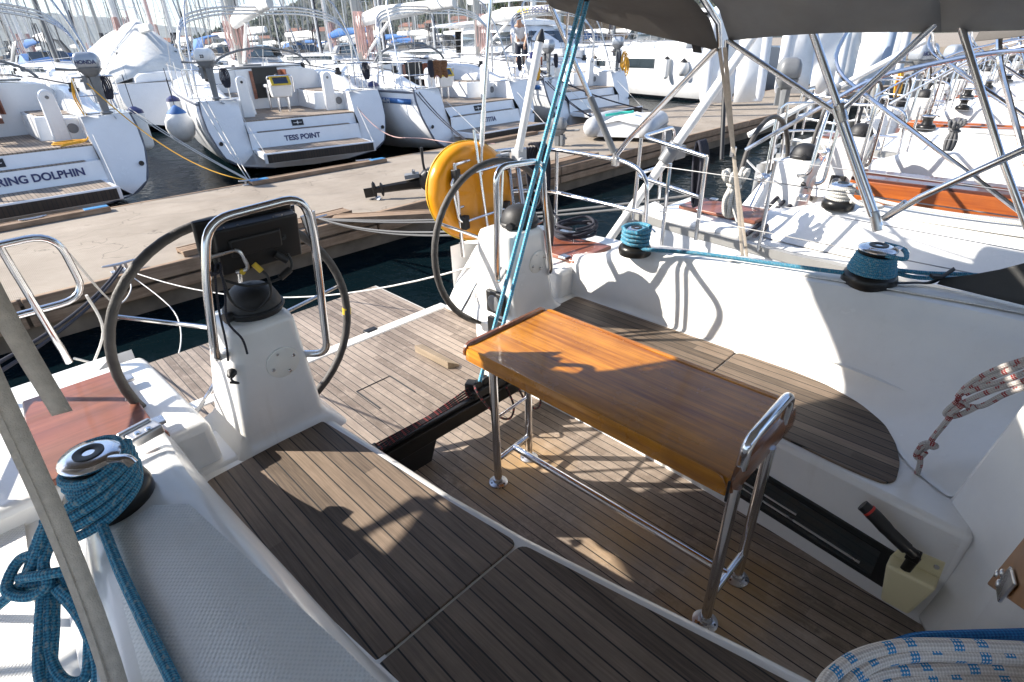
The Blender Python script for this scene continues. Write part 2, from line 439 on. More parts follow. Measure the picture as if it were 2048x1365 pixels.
def dup(root, loc, rz=None, label=None, group=None, cat=None, skip=()):
    r = root.copy(); C.objects.link(r); r.location = loc
    if rz is not None: r.rotation_euler = (0, 0, rz)
    if label: r['label'] = label
    if group: r['group'] = group
    if cat: r['category'] = cat
    for ch in list(root.children):
        if ch.name.split('.')[0] in skip or 'category' in ch: continue
        c = ch.copy(); C.objects.link(c); c.parent = r
        for g in list(ch.children):
            d = g.copy(); C.objects.link(d); d.parent = c
    return r
def lerp(a, b, t): return a + (b-a)*t
def interp(tab, y):
    tab = sorted(tab)
    if y <= tab[0][0]: return tab[0][1]
    for (a, p), (b, q) in zip(tab, tab[1:]):
        if y <= b: return lerp(p, q, (y-a)/(b-a))
    return tab[-1][1]
def rope(name, paths, r, mat, label, cat='rope', group=None, n=8, parent=None, world=True):
    mb = MB()
    for p in paths: mb.tube(p, r, n)
    return obj(name, mb, mat, parent, world=world, label=label, cat=cat, group=group)
def sag(a, b, s, n=12):
    a, b = V(a), V(b); return [a.lerp(b, t/n) - V((0,0,s*4*(t/n)*(1-t/n))) for t in range(n+1)]
# ================================================================ OWN BOAT (world metres; sole of the cockpit is z = 0, bow towards -Y)
XC = 1.21
ZW = -.9
boat = empty('sailboat', (XC, 0, ZW), 0, 'white sailing yacht seen from its own cockpit, teak sole and two steering wheels', 'sailboat')
def P_(name, mb, mats, **k): return obj(name, mb, mats, boat, world=True, **k)
HWT = [(2.75, 1.45), (2.2, 1.58), (1.4, 1.67), (.2, 1.73), (-2, 1.75), (-4, 1.6), (-6, 1.2), (-8, .55), (-8.9, .04)]
def hw(y): return interp(HWT, y)
def zd(y): return .48 if y > -1 else .48 + (-1-y)*.04
ys = [2.75, 2.2, 1.4, .6, -.3, -1.2, -2, -3, -4, -5, -6, -7, -8, -8.9]
# hull
mb = MB(); rings = []
for y in ys:
    w = hw(y); z = zd(y); rake = 0 if y > -8 else .0
    half = [(w, z), (w*1.0, z-.3), (w*.985, -.35), (w*.93, -.72), (w*.8, -.98), (w*.45, -1.2), (0, -1.3)]
    ring = [(XC+a, y, b) for a, b in half] + [(XC-a, y, b) for a, b in half[-2::-1]]
    rings.append(ring)
mb.loft(rings, closed=False, caps=False)
mb.add([(XC+1.45,2.75,-.12),(XC-1.45,2.75,-.12)]+rings[0][2:11], [[0]+list(range(2,11))[::1]+[1]])
for s in (1,-1): mb.add([(XC+s*.93,2.75,.48),(XC+s*1.45,2.75,.48),(XC+s*1.45,2.75,-.13),(XC+s*.93,2.75,-.13)], [(0,1,2,3)])
P_('hull', mb, GELH)
# toe rail each side
for s in (1, -1):
    mb = MB(); mb.loft([[(XC+s*(hw(y)-.045), y, zd(y)), (XC+s*(hw(y)-.045), y, zd(y)+.045), (XC+s*(hw(y)+.008), y, zd(y)+.045), (XC+s*(hw(y)+.008), y, zd(y)-.01)] for y in ys])
    P_('toe_rail', mb, ALU)
# coamings and side decks : base, crest, outer top, foot
CO = [ # y-base, s, z | crest y,s,z | outer y,s,z | foot y,s,z
 ((1.86,1.0,.40),(1.80,1.02,.60),(1.80,1.14,.60),(1.80,1.34,.49)),
 ((1.74,1.01,.40),(1.66,1.02,.625),(1.66,1.20,.62),(1.66,1.36,.49)),
 ((1.62,1.01,.40),(1.52,1.03,.70),(1.52,1.24,.69),(1.52,1.38,.49)),
 ((1.50,1.01,.40),(1.42,1.04,.725),(1.42,1.27,.71),(1.42,1.39,.49)),
 ((1.20,1.01,.40),(1.15,1.06,.735),(1.15,1.30,.715),(1.15,1.40,.49)),
 ((.90,1.01,.40),(.88,1.09,.74),(.88,1.33,.72),(.88,1.42,.49)),
 ((.66,1.01,.40),(.62,1.12,.745),(.62,1.35,.72),(.62,1.43,.49)),
 ((.52,1.005,.40),(.40,1.15,.75),(.40,1.38,.725),(.40,1.46,.49)),
 ((.38,.975,.40),(.12,1.19,.755),(.14,1.41,.73),(.14,1.49,.49)),
 ((.27,.925,.40),(-.12,1.19,.76),(-.14,1.43,.74),(-.2,1.5,.49)),
 ((.18,.85,.40),(-.36,1.12,.77),(-.4,1.42,.76),(-.6,1.51,.49)),
 ((.11,.74,.40),(-.58,1.02,.79),(-.8,1.38,.80),(-1.,1.5,.5)),
 ((.06,.68,.40),(-.72,.88,.81),(-1.1,1.30,.84),(-1.6,1.48,.52)),
 ((.0,.64,.40),(-.80,.74,.82),(-1.4,1.2,.88),(-2.2,1.42,.54)),
 ((-.06,.60,.40),(-.82,.62,.83),(-1.6,1.1,.90),(-2.6,1.3,.56)),
]
PCO = CO
def _sb(k):
    b, c, o, f = CO[k]
    if k >= 9:
        y = [-.1,-.45,-.9,-1.4,-2.0,-2.7][k-9]; b = (y,.85,.40); c = (y,.97,.765); o = (y,1.36,.75); f = (y,1.5,.49)
    sb = interp([(-3,.0),(.1,.15),(.74,.085),(1.2,.03),(1.7,0)], b[0]) if k < 9 else 0
    sc2 = interp([(-3,.2),(.14,.19),(.4,.145),(.62,.11),(.88,.075),(1.15,.03),(1.42,0)], c[0]) if k < 9 else 0
    return ((b[0],b[1]-sb,b[2]),(c[0],c[1]-sc2,c[2]-.012),(o[0],o[1],o[2]),f)
SCO = [_sb(k) for k in range(len(CO))]
def coam(s, k, fb=0):
    ring = []
    b, c, o, f = [V((XC+s*q[1], q[0], q[2])) for q in (PCO if s > 0 else SCO)[k]]
    ring += [b + V((-s*.03,0,0)), b, b.lerp(c, .07)+V((s*.012,0,0))*0, b.lerp(c, .5) + V((s*.004,0,0)), b.lerp(c, .86)]
    # rounded crest
    t = (o-c)
    for u, dz in ((.0, .0), (.10, .012), (.3, .016), (.6, .01)):
        p = c.lerp(o, u*.8+.02); p.z += dz - (.035*(1-u/.1) if u < .1 else 0); ring.append(p)
    ring += [o, o.lerp(f, .12)+V((s*.03,0,.0))*0, o.lerp(f, .5), o.lerp(f, .92), f]
    return ring
for s in (1, -1):
    mb = MB(); mb.loft([coam(s, k) for k in range(len(CO))], closed=False, caps=False)
    o = P_('coaming', mb, GEL if s > 0 else GEL, smooth=62)
    md = o.modifiers.new('u', 'SUBSURF'); md.levels = md.render_levels = 1
    # side deck
    mb = MB()
    yy = [2.75, 2.3, 1.9, 1.5, 1.1, .6, .1, -.5, -1, -2, -3, -5, -7, -8.8]
    mb.loft([[(XC+s*(min(hw(y)-.2, interp([(-9,0.),(-3, .5),(2.3, 1.3),(2.75,1.0)], y))), y, zd(y)+.006), (XC+s*(hw(y)-.045), y, zd(y))] for y in yy], closed=False, caps=False)
    P_('side_deck', mb, GEL)
    mb = MB()
    mb.loft([[(XC+s*(interp([(-3,1.52),(.1,1.53),(1.0, 1.47),(2.2, 1.40)], y)), y, zd(y)+.012), (XC+s*(hw(y)-.10), y, zd(y)+.008)] for y in (2.1, 1.9, 1.5, 1.1, .6, .1, -.5, -1, -2, -3)], closed=False, caps=False)
    P_('deck_tread', mb, NSK)
    # non-skid patch on the coaming top
    mb = MB(); rr = []
    for y, a, b in (((1.0,1.16,1.28),(.9,1.14,1.30),(.62,1.17,1.325),(.4,1.20,1.355),(.14,1.24,1.385),(-.14,1.26,1.41)) if s > 0 else ((1.25,1.16,1.255),(1.19,1.10,1.265),(.9,1.065,1.285),(.62,1.03,1.305),(.4,1.01,1.325),(.14,1.0,1.34),(-.3,1.02,1.34),(-1,1.02,1.34))):
        z = interp([(-.2,.763),(.4,.752),(.62,.744),(.88,.738),(1.15,.733),(1.42,.724)], y) - (0 if s > 0 else .008)
        rr.append([(XC+s*a, y, z+.0145), (XC+s*(a+b)/2, y, z+.007), (XC+s*b, y, z-.001)])
    mb.loft(rr, closed=False, caps=False); P_('coaming_tread', mb, NSK, solid=.004)
# cockpit sole
mb = MB(); mb.prism([(XC-1.0, 2.86), (XC-1.0, 1.7), (XC-.6, 1.7), (XC-.3, -.6), (XC+.6, -.6), (XC+.6, 1.7), (XC+.98, 1.7), (XC+.98, 2.86)], -.06, 0)
P_('cockpit_sole', mb, TKF)
mb = MB()  # white frame under the sole edge, aft lip
mb.box((XC-.03, 2.91, -.045), (1.98, .09, .10)); P_('stern_sill', mb, GELC, bevel=.012)
# port and starboard seat boxes
def seatpoly(s, ins):
    if s > 0:
        inner = [(1.742, 1.80), (1.745, 1.2), (1.735, .77), (1.715, .50), (1.69, .24), (1.665, .03), (1.65, -.14)]
        inner = [(x + ins, y) for x, y in inner]
        return inner
    inner = [(.688, 1.80), (.722, 1.45), (.757, 1.06), (.797, .78), (.853, .5), (.924, .17), (.975, -.1), (1.03, -.5)]
    return [(x - ins, y) for x, y in inner]
for s in (1, -1):
    inn = seatpoly(s, 0)
    out = [(XC+s*1.06, inn[-1][1]), (XC+s*1.06, 1.80)]
    poly = inn + out
    mb = MB(); mb.prism(poly, -.03, .395); P_('seat_box', mb, GEL, bevel=.022)
    mb = MB()
def panel(poly, z, name, mat=TKS, th=.016):
    mb = MB(); mb.prism(poly, z, z+th); return P_(name, mb, mat, bevel=.003)
def rnd(poly, r=.03, n=4): return [(p.x, p.y) for p in bend([(a, b, 0) for a, b in poly], r, n, True)]
# port panels
panel(rnd([(1.765,.811),(1.765,1.735),(2.205,1.735),(2.205,.811)]), .387, 'teak_panel')
panel(rnd([(1.765,.803),(1.752,.6),(1.738,.42),(1.72,.25),(1.718,.17),(1.722,.10),(1.76,.078),(1.86,.09),(1.96,.125),(2.06,.185),(2.14,.29),(2.19,.42),(2.205,.56),(2.205,.803)], .03), .387, 'teak_panel')
# starboard panels
panel(rnd([(.215,.776),(.215,1.70),(.655,1.73),(.69,1.42),(.725,1.04),(.758,.776)]), .387, 'teak_panel')
panel(rnd([(.24,.766),(.762,.766),(.815,.5),(.88,.17),(.93,-.1),(.985,-.5),(.3,-.5)]), .387, 'teak_panel')
# transverse strip aft of seats carrying the pedestals
for s in (1, -1):
    mb = MB(); x0, x1 = (1.70, 2.26) if s > 0 else (.16, .695)
    mb.box(((x0+x1)/2, 1.86, .19), (x1-x0, .26, .425)); P_('pedestal_step', mb, GEL, bevel=.03)
# locker window recess in the port seat face, dark glass
mb = MB(); mb.hexa([(1.712,.62,.085),(1.760,.62,.085),(1.70,.0,.06),(1.655,.0,.06)], [(1.712,.62,.25),(1.760,.62,.25),(1.70,.0,.215),(1.655,.0,.215)]); P_('locker_window', mb, BLK)
mb = MB(); mb.hexa([(1.7045,.57,.105),(1.73,.57,.105),(1.68,.04,.08),(1.6555,.04,.08)], [(1.7045,.57,.235),(1.73,.57,.235),(1.68,.04,.195),(1.6555,.04,.195)]); P_('locker_pane', mb, GLS)
mb = MB(); mb.tube([(1.696,.50,.135),(1.656,.08,.11)], .004); mb.tube([(1.696,.50,.165),(1.676,.3,.155)], .0035); P_('locker_rail', mb, SSD)
# cabin bulkhead with companionway
mb = MB()
mb.hexa([(1.50,-.22,0),(1.50,-.9,0),(1.80,-.9,0),(1.80,.0,0)][::-1], [(1.50,-.24,.86),(1.50,-.9,.92),(1.80,-.9,.90),(1.80,-.108,.83)][::-1])
mb.hexa([(.80,-.25,0),(.80,-.5,0),(.93,-.5,0),(.93,-.25,0)][::-1], [(.80,-.28,.86),(.80,-.5,.92),(.93,-.5,.92),(.93,-.28,.86)][::-1])
P_('bulkhead', mb, GEL, bevel=.03)
mb = MB(); mb.box((1.21, -.45, .29), (.62, .3, .60)); P_('companionway_sill', mb, GEL, bevel=.02)
mb = MB(); mb.plate([(1.086,-.135,.741),(.997,-.135,.95),(.60,-.135,1.17),(.717,-.135,1.036)], .022); P_('washboard', mb, plain('brown_board', (.26,.125,.05), .4, 0, .25, 9), bevel=.004)
mb = MB(); mb.plate([(.96,-.128,.855),(.93,-.128,.925),(.84,-.128,.97),(.87,-.128,.90)], .005)
for x, z in ((.93,.90),(.90,.93),(.88,.925)): mb.lathe([(0,0),(.007,0),(.006,.004),(0,.005)], (x,-.122,z), 8, (0,1,0))
P_('hinge', mb, SSD, bevel=.003)
mb = MB(); mb.loft([[(XC-w, y, .6), (XC-w*.95, y, z), (XC-w*.6, y, z+.05), (XC+w*.6, y, z+.05), (XC+w*.95, y, z), (XC+w, y, .6)] for y, w, z in ((-.5,1.05,.86),(-1.2,1.12,.90),(-3,1.15,.92),(-5,.9,.85),(-6.5,.4,.8))], closed=True)
P_('cabin_top', mb, GEL, bevel=.03)
# helm quarters (seat boxes at the stern corners), mahogany lids
for s in (1, -1):
    mb = MB()
    a = [(XC+s*x, y, z) for x, y, z in ((.90,2.86,0),(.885,1.78,0),(.90,1.78,.56),(.925,2.42,.56),(.93,2.5,.55),(.915,2.70,.27))]
    b = [(XC+s*x, y, z) for x, y, z in ((1.46,2.86,0),(1.6,1.78,0),(1.58,1.78,.56),(1.50,2.42,.56),(1.50,2.5,.55),(1.46,2.72,.30))]
    mb.loft([a, b]); P_('helm_quarter', mb, GEL, bevel=.028)
    mb = MB(); x0, x1 = ((1.02, 1.30))
    mb.prism([(XC+s*q, w) for q, w in ((x0,1.78),(1.04,1.9),(1.04,2.36),(1.33,2.36),(1.37,1.78))], .564, .588); P_('helm_seat_lid', mb, MAH, bevel=.006)
    mb = MB()
    for yy_ in (1.86, 2.24): mb.box((XC+s*1.035, yy_, .592), (.05, .05, .012))
    P_('lid_hinge', mb, SSD, bevel=.003)
# hatch outline in the sole
mb = MB()
mb.tube([(1.125,2.15,.001),(1.125,2.38,.001)], .0045, 6); mb.tube([(1.125,2.38,.001),(1.34,2.38,.001)], .003, 6); mb.tube([(1.34,2.38,.001),(1.34,2.14,.001)], .0045, 6)
P_('hatch_seam', mb, BLK)
# swim platform
mb = MB(); mb.box((1.15, 3.44, -.15), (2.06, .84, .07)); P_('swim_platform', mb, GELC, bevel=.015)
mb = MB(); mb.prism(rnd([(.15,3.05),(2.15,3.05),(2.15,3.83),(.15,3.83)], .02), -.118, -.106); P_('platform_teak', mb, TKF)
mb = MB(); mb.box((1.58, 2.955, -.02), (.09, .07, .05)); mb.box((.70, 2.955, -.02), (.05, .05, .04)); P_('platform_latch', mb, BLK, bevel=.005)

# ---- pedestals, wheels, guards, compasses
def pedestal(s, tx0, tx1, bx0, bx1):
    yf, yb = 1.715, 1.93; zt = .88
    mb = MB(); rings = []
    for z, ins in ((.36,-.055),(.40,-.03),(.425,-.010),(.46,0),(.6,0),(.75,0),(.85,.0),(.872,.006),(.88,.02)):
        t = (z-.40)/(zt-.40); x0, x1 = lerp(bx0, tx0, t)+ins, lerp(bx1, tx1, t)-ins
        y0, y1 = lerp(1.745, 1.695, t)+ins, lerp(2.07, 1.925, t)-ins
        rings.append([(p.x, p.y, z) for p in bend([(x0,y0,0),(x1,y0,0),(x1,y1,0),(x0,y1,0)], .038, 4, True)])
    mb.loft(rings, True, True); o = P_('pedestal', mb, GEL, smooth=50)
    # lower skirt down to the sole on the aft side
    mb = MB(); mb.box(((bx0+bx1)/2, 2.02, .19), (bx1-bx0-.02, .14, .40)); obj('skirt', mb, GEL, o, True, bevel=.03)
    # round inspection plate on the forward face
    cx = .566 if s < 0 else 1.862; cz = .707; yy_ = lerp(1.745, 1.695, (cz-.4)/.48)
    ax = V((0,-1,-.1)).normalized()
    mb = MB(); mb.lathe([(0,0),(.058,0),(.058,.005),(.054,.0075),(0,.0075)], (cx, yy_+.001, cz), 32, ax); pl = obj('inspection_plate', mb, GELC, o, True)
    mb = MB()
    for k in range(4):
        a = R(20+90*k); mb.lathe([(0,0),(.007,0),(.005,.003),(0,.004)], (cx+.041*math.cos(a), yy_-.0075, cz+.041*math.sin(a)), 10, ax)
    obj('plate_screw', mb, SSD, o, True)
    # compass with cover
    cx = (tx0+tx1)/2 + (.018 if s < 0 else .05); cy = 1.80
    mb = MB(); mb.lathe([(.088,0),(.092,.012),(.09,.03),(.083,.05),(.074,.07),(.055,.088),(.028,.098),(0,.10)], (cx, cy, .88), 24)
    for k in range(9):
        a = R(k*22.5-90); mb.tube(arc((cx,cy,.905), .084, 5, 90, 5, V((math.cos(a),math.sin(a),0)), V((0,0,.86))), .004, 5)
    for v in range(0): pass
    obj('compass_cover', mb, RUB, o, True, smooth=55)
    mb = MB(); mb.tube(arc((cx,cy,.90), .092, 0, 360, 24, V((1,0,0)), V((0,1,0)))[:-1], .007, 6, True)
    mb.lathe([(0,0),(.018,0),(.018,.02),(0,.022)], (cx-.088,cy-.03,.90), 10, (-1,-.3,0)); obj('compass_rim', mb, BLK, o, True)
    # guard rail hoop
    y0 = 1.70
    y0 = 1.68; L = bend([(.42,1.76,.79),(.362,y0,.815),(.405,y0,1.07),(.452,y0,1.232),(.748,y0,1.247),(.752,y0,1.1),(.715,y0,.69),(.65,1.76,.685)] if s < 0 else [(1.70,1.78,.70),(1.556,y0,.69),(1.572,y0,1.0),(1.575,y0,1.205),(1.862,y0,1.19),(1.875,y0,1.0),(1.95,y0+.02,.62),(1.97,1.8,.60)], .07, 6)
    mb = MB(); mb.tube(L, .0135, 12); obj('guard_rail', mb, SS, o, True)
    mb = MB(); mb.lathe([(0,0),(.022,0),(.018,.012),(0,.013)], ((.425,1.76,.788) if s < 0 else (1.70,1.78,.70)), 12, (-1,-.3,0)); obj('rail_foot', mb, SS, o, True)
    return o
pedS = pedestal(-1, .425, .640, .375, .69)
pedP = pedestal(1, 1.66, 1.90, 1.735, 2.045)
def wheel(cx, cz, cyw=2.06):
    n = 48; r = .43
    o = empty('steering_wheel', (cx-XC, cyw, cz-ZW)); o.parent = boat
    rim = [V((r*math.cos(2*math.pi*k/n), 0.02*math.sin(2*math.pi*k/n), r*math.sin(2*math.pi*k/n))) for k in range(n)]
    mb = MB(); mb.tube(rim, .0165, 12, True); rm = obj('wheel_rim', mb, LEA, o)
    mb = MB(); mb.lathe([(0,-.05),(.022,-.05),(.035,-.03),(.04,0),(.035,.03),(0,.035)], (0,0,0), 16, (0,1,0)); mb.cyl((0,-.13,0),(0,0,0),.02); obj('hub', mb, SS, o)
    for k in range(5):
        a = R(8+72*k); mb = MB(); mb.tube([(.03*math.cos(a),-.005,.03*math.sin(a)),(r*.98*math.cos(a),.02*math.sin(a),r*.98*math.sin(a))], [.009,.007], 8); obj('spoke', mb, SS, o)
    return o
whS = wheel(.575, .70); whP = wheel(1.93, .70)
mb = MB(); mb.tube(arc((0,0,0), .43, -10.5, -6.5, 3), .0185, 12); obj('marker_tape', mb, YELP, whS)
# ---- pushpits
def tubes(name, lst, r=.0125, mat=SS, parent=boat, n=10):
    mb = MB()
    for t in lst: mb.tube(t, r, n)
    return obj(name, mb, mat, parent, world=True)
for s in (1, -1):
    X = lambda v: XC + s*v
    if s > 0: # port quarter, seen whole
        tubes('pushpit', [bend([(2.12,2.62,1.02),(2.62,2.74,1.03),(2.88,2.52,1.02),(2.78,1.86,1.03),(2.74,1.68,.98),(2.76,1.66,.50)], .12),
                          bend([(2.12,2.62,.76),(2.6,2.72,.76),(2.82,2.50,.76),(2.755,1.70,.76)], .12),
                          [(2.60,2.68,.48),(2.60,2.73,1.03)], [(2.12,2.60,.45),(2.12,2.62,1.03)], [(2.86,2.46,.48),(2.87,2.46,1.02)]])
    else:
        tubes('pushpit', [bend([(-.42,2.05,1.0),(-.30,2.60,1.06),(.185,2.63,1.07),(.20,2.64,.80),(-.32,2.62,.80),(-.45,2.05,.76)], .09, 7),
                          [(-.45,2.03,.48),(-.42,2.05,1.0)], [(.055,2.63,.56),(.02,2.62,1.06)], [(-.33,2.6,.48),(-.31,2.6,1.05)]], .0135)
    mb = MB()
    for yy_ in (1.62, -.4, -2.4): mb.tube([(X(1.66 if yy_ > 0 else 1.68), yy_, .5), (X(1.66 if yy_ > 0 else 1.68), yy_, 1.03)], .011, 8)
    P_('stanchion', mb, SS)
    mb = MB()
    for z in (1.02, .77): mb.tube([(X(1.6), 1.66, z), (X(1.66), -.4, z-.02), (X(1.68), -2.4, z), (X(1.2), -6.0, z+.1)], .0028, 5)
    P_('lifeline', mb, WIRE)
for s, k in ((1, 0),):
    mb = MB(); mb.lathe([(0,0),(.03,0),(.03,.008),(.014,.02),(0,.02)], (2.745,1.60,.49), 14); P_('rail_base', mb, SS)
# mast and rig of the boat (forward of the view, casts its shadow, seen on the neighbours)
mb = MB(); mb.tube([(XC,-4.2,.9),(XC,-4.2,9),(XC,-4.15,15)], .085, 12, flat=(1,1.5)); P_('mast', mb, ALU)
# ---- winches
def winch(x, y, z, sc_=1., wraps=3, rmat=RBLUE, tail=None, rr=.0078, label='', chrome=True):
    o = empty('winch', (x-XC, y, z-ZW)); o.parent = boat; o.scale = (sc_,)*3
    mb = MB(); mb.lathe([(0,0),(.096,0),(.100,.006),(.100,.036),(.094,.052),(.078,.062),(.060,.064),(.054,.085),(.052,.112),(.055,.126),(.064,.134),(.066,.142),(0,.142)], (0,0,0), 32); obj('drum', mb, BLKM, o, smooth=50)
    mb = MB(); mb.lathe([(0,.142),(.062,.142),(.069,.148),(.071,.154),(.066,.162),(.045,.166),(.030,.167),(.0,.1665)], (0,0,0), 32)
    mb.tube(bend([(.03,-.05,.158),(.062,-.075,.156),(.07,-.088,.138)], .01, 3), [.010]*0 or .009, 8, flat=(1.8,.7)); obj('top_cap', mb, SS, o, smooth=50)
    mb = MB(); mb.lathe([(0,.166),(.034,.166),(.034,.1695),(.018,.170),(.014,.168),(.014,.16),(0,.16)], (0,0,0), 24); obj('socket', mb, BLK, o)
    return o
wS = winch(-.012, 1.365, .715, .90); wP1 = winch(2.245, 1.41, .715, .80); wP2 = winch(2.475, .445, .745, 1.0)
# ---- bimini frame and canvas : a thing of its own, pinned to the deck
BIML = 'grey canvas sun awning with steel hoops stretched above the near cockpit'
bim = empty('bimini', (XC, 1.0, .75), 0, BIML, 'awning')
XE = 2.5
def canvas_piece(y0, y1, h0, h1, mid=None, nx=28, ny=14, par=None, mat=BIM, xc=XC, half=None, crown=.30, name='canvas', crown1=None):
    """y0>y1; h0,h1 hem heights at the ends (scallops between hoops)"""
    half = half or XE-xc; 
    def fn(u, v):
        x = xc + half*(2*u-1)*(1 - .03*math.sin(math.pi*v)); y = lerp(y0(x) if callable(y0) else y0, y1, v)
        e = lerp(h0(x) if callable(h0) else h0, h1, v) + (mid or 0)*math.sin(math.pi*v)
        k = 1-abs(2*u-1); c = lerp(crown, crown1 or crown, v)*min(1, k*1.9)**.62 - .035*math.sin(math.pi*v)*min(1, k*3) + .012*math.sin(v*19+u*9)*min(1,k*5)
        # falling valance at the edge
        if k < .04: e -= 0.02
        return (x, y + (.05*math.sin(u*math.pi) if v == 0 else 0), e + c)
    mb = MB(); mb.grid(fn, nx, ny)
    return obj(name, mb, mat, par or bim, world=True, smooth=60, solid=.003)
XM, XH = .93, 1.57
canvas_piece(lambda x: interp([(-.64,2.3),(-.5,2.4),(-.4,2.75),(-.1,2.75),(0,2.36),(.5,2.10),(1.0,1.96),(1.7,1.98),(2.5,2.20)], x), 1.24, lambda x: interp([(-.65,1.55),(-.25,1.58),(.1,1.80),(.5,1.83)], x), 1.62, -.005, xc=XM, half=XH, crown=.12, crown1=.30)  # unseen starboard aft edge shaped to cast the shade on the sole
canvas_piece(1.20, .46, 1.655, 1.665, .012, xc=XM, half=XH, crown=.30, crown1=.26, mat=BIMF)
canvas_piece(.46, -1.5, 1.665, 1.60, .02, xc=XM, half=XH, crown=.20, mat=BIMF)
def hem(pts, par=bim, m=LGR, r=.006):
    mb = MB(); mb.tube(cr(pts, 5), r, 6); return obj('hem_piping', mb, m, par, world=True)
hem([(XE,2.20,1.81),(XE,1.7,1.70),(XE,1.24,1.60)], m=GRY)
mb = MB(); mb.loft([[(XE+.004,1.36,1.595),(XE+.004,1.32,1.59)],[(XE-.03,1.37,1.67),(XE-.03,1.33,1.665)],[(XE-.16,1.42,1.75),(XE-.16,1.38,1.745)]], closed=False, caps=False); obj('webbing_band', mb, BLK, bim, True, solid=.006)
hem([(XE,1.20,1.645),(XE,.8,1.66),(XE,.46,1.655),(XE,.1,1.65),(XE,-.6,1.65)], m=GRY)
def strut(pts, r=.0125, par=bim, m=SS, name='hoop', n=12):
    mb = MB(); mb.tube(pts, r, n); return obj(name, mb, m, par, world=True)
# aft hoop pair pinned at the pushpit corner
A0 = (2.78, 1.93, 1.05)
strut([A0, (2.52, 2.22, 1.82), *[(XC+1.29*math.cos(a), 1.97+.5*max(0,-math.cos(a))**2, 1.81+.13*math.sin(a)) for a in (.25,.6,1.0,1.57,2.1,2.6,2.9)], (-.35,2.6,1.80), (-.52,1.95,1.05)], .0135)
strut([A0, (2.70,1.80,1.16), (2.5,1.24,1.62), *[(XC+1.29*math.cos(a), 1.24, 1.63+.30*math.sin(a)) for a in (.25,.6,1.0,1.57,2.1,2.6,2.9)], (-.20,1.24,1.60), (-.50,1.95,1.05)], .0135)
strut([(2.52,2.1,1.78),(2.58,2.16,1.60)], .006)
mb = MB(); mb.lathe([(0,-.02),(.018,-.02),(.02,.0),(.018,.03),(0,.03)], A0, 12); mb.box((2.78,1.93,1.02),(.035,.04,.05)); obj('hoop_clamp', mb, SSD, bim, True, bevel=.004)
mb = MB(); mb.tube([V(A0).lerp(V((2.52,2.22,1.82)), t) for t in (.03,.42)], .019, 12); obj('protective_sleeve', mb, GRY, bim, True)
# forward main hoop, with braces
B0 = (2.50,.47,.98)
BT = (2.47,.86,1.655)
strut([B0, V(B0).lerp(V(BT),.5), BT, *[(XC+1.27*math.cos(a), .90, 1.67+.29*math.sin(a)) for a in (.25,.6,1.0,1.57,2.1,2.6,2.9)], (-.15,.86,1.65), (-.62,.55,.55)], .0145)
J = V(B0).lerp(V(BT), .60)
strut([J, (2.48,.48,1.67)], .0115); strut([J + V((0,.02,.0)), (2.49,1.20,1.635)], .0105)
K0 = V(B0) + V((.0,-.01,.03))
strut([K0, (2.44,.36,1.12), (2.38,.10,1.34), (2.36,-.2,1.52), (2.40,-.6,1.64)], .012)
strut([(2.49,.41,1.66),(2.46,.17,1.26),(2.44,-.0,1.0)], .0115)
strut([V(B0).lerp(V(BT),.05)+V((-.012,.014,0)), V(B0).lerp(V(BT),.62)+V((-.012,.014,0))], .010)
mb = MB()
mb.tube([V(J)-V((0,.02,.035)),V(J)+V((0,.01,.03))], .02, 12); mb.tube([V(B0)+V((0,0,-.02)),V(B0).lerp(V(BT),.08)], .019, 12); mb.tube([K0, V(K0)+V((-.03,-.06,.08))], .014, 10)
obj('hoop_clamp', mb, SSD, bim, True, bevel=.004)
# webbing straps (slack ends hang in front of the lens side)
def strap(pts, w, par, name='strap', m=STR, side=V((1,-.1,0)), th=.0016):
    P = cr(pts, 8); mb = MB(); S_ = [];
    sd = V(side).normalized()
    for p in P: S_.append([p - sd*w/2, p + sd*w/2])
    mb.loft(S_, closed=False, caps=False)
    return obj(name, mb, m, par, world=True, solid=th)
strap([(-.022,1.17,1.62),(-.026,1.18,1.30),(-.018,1.20,1.06)], .032, bim, side=(1,-.25,0))
strap([(-.05,1.08,1.70),(-.066,1.0,1.30),(-.085,.93,.98),(-.115,.80,.74),(-.17,.60,.55)], .034, bim, side=(1,-.45,0))
strap([(-.05,1.09,1.70),(-.068,1.01,1.30),(-.088,.94,.98),(-.119,.81,.745),(-.174,.61,.555)], .020, bim, side=(.45,1,0))
for a, b in (((2.50,1.24,1.61),(3.02,1.15,.53)), ((2.49,1.21,1.61),(2.99,1.17,.55))):
    mb = MB(); mb.tube([V(a), V(a).lerp(V(b), .5)+V((0,0,0)), V(b)], .010, 6, flat=(1,.15)); obj('strap', mb, STR, bim, True)
mb = MB(); p = V((2.50,1.24,1.61)).lerp(V((3.02,1.15,.53)), .42); mb.box(p, (.03,.02,.045)); obj('strap_buckle', mb, SSD, bim, True, bevel=.004)
# ---- sprayhood side (dark canvas at the right edge)
mb = MB()
def fn(u, v):
    top = V((2.62,.16,1.04)).lerp(V((2.52,-.5,1.55)), u); bot = V((2.60,.235,.765)).lerp(V((2.42,-.5,.80)), u)
    p = bot.lerp(top, v*(.08+.92*min(1, u*1.0+.02))**1); p.x += .03*math.sin(v*3.1)*u
    return p
mb.grid(fn, 10, 8)
spray = obj('sprayhood', mb, BIMD, None, smooth=60, solid=.003, label='dark grey canvas sprayhood side laced down to the coaming by a black buckle', cat='sprayhood')
mb = MB(); mb.tube(cr([(2.47,.36,.775),(2.53,.30,.775),(2.585,.25,.775),(2.60,.20,.84)], 5), .012, 6, flat=(1,.25)); mb.box((2.585,.245,.80), (.03,.035,.012), .6)
obj('lacing_strap', mb, BLK, spray, world=True)
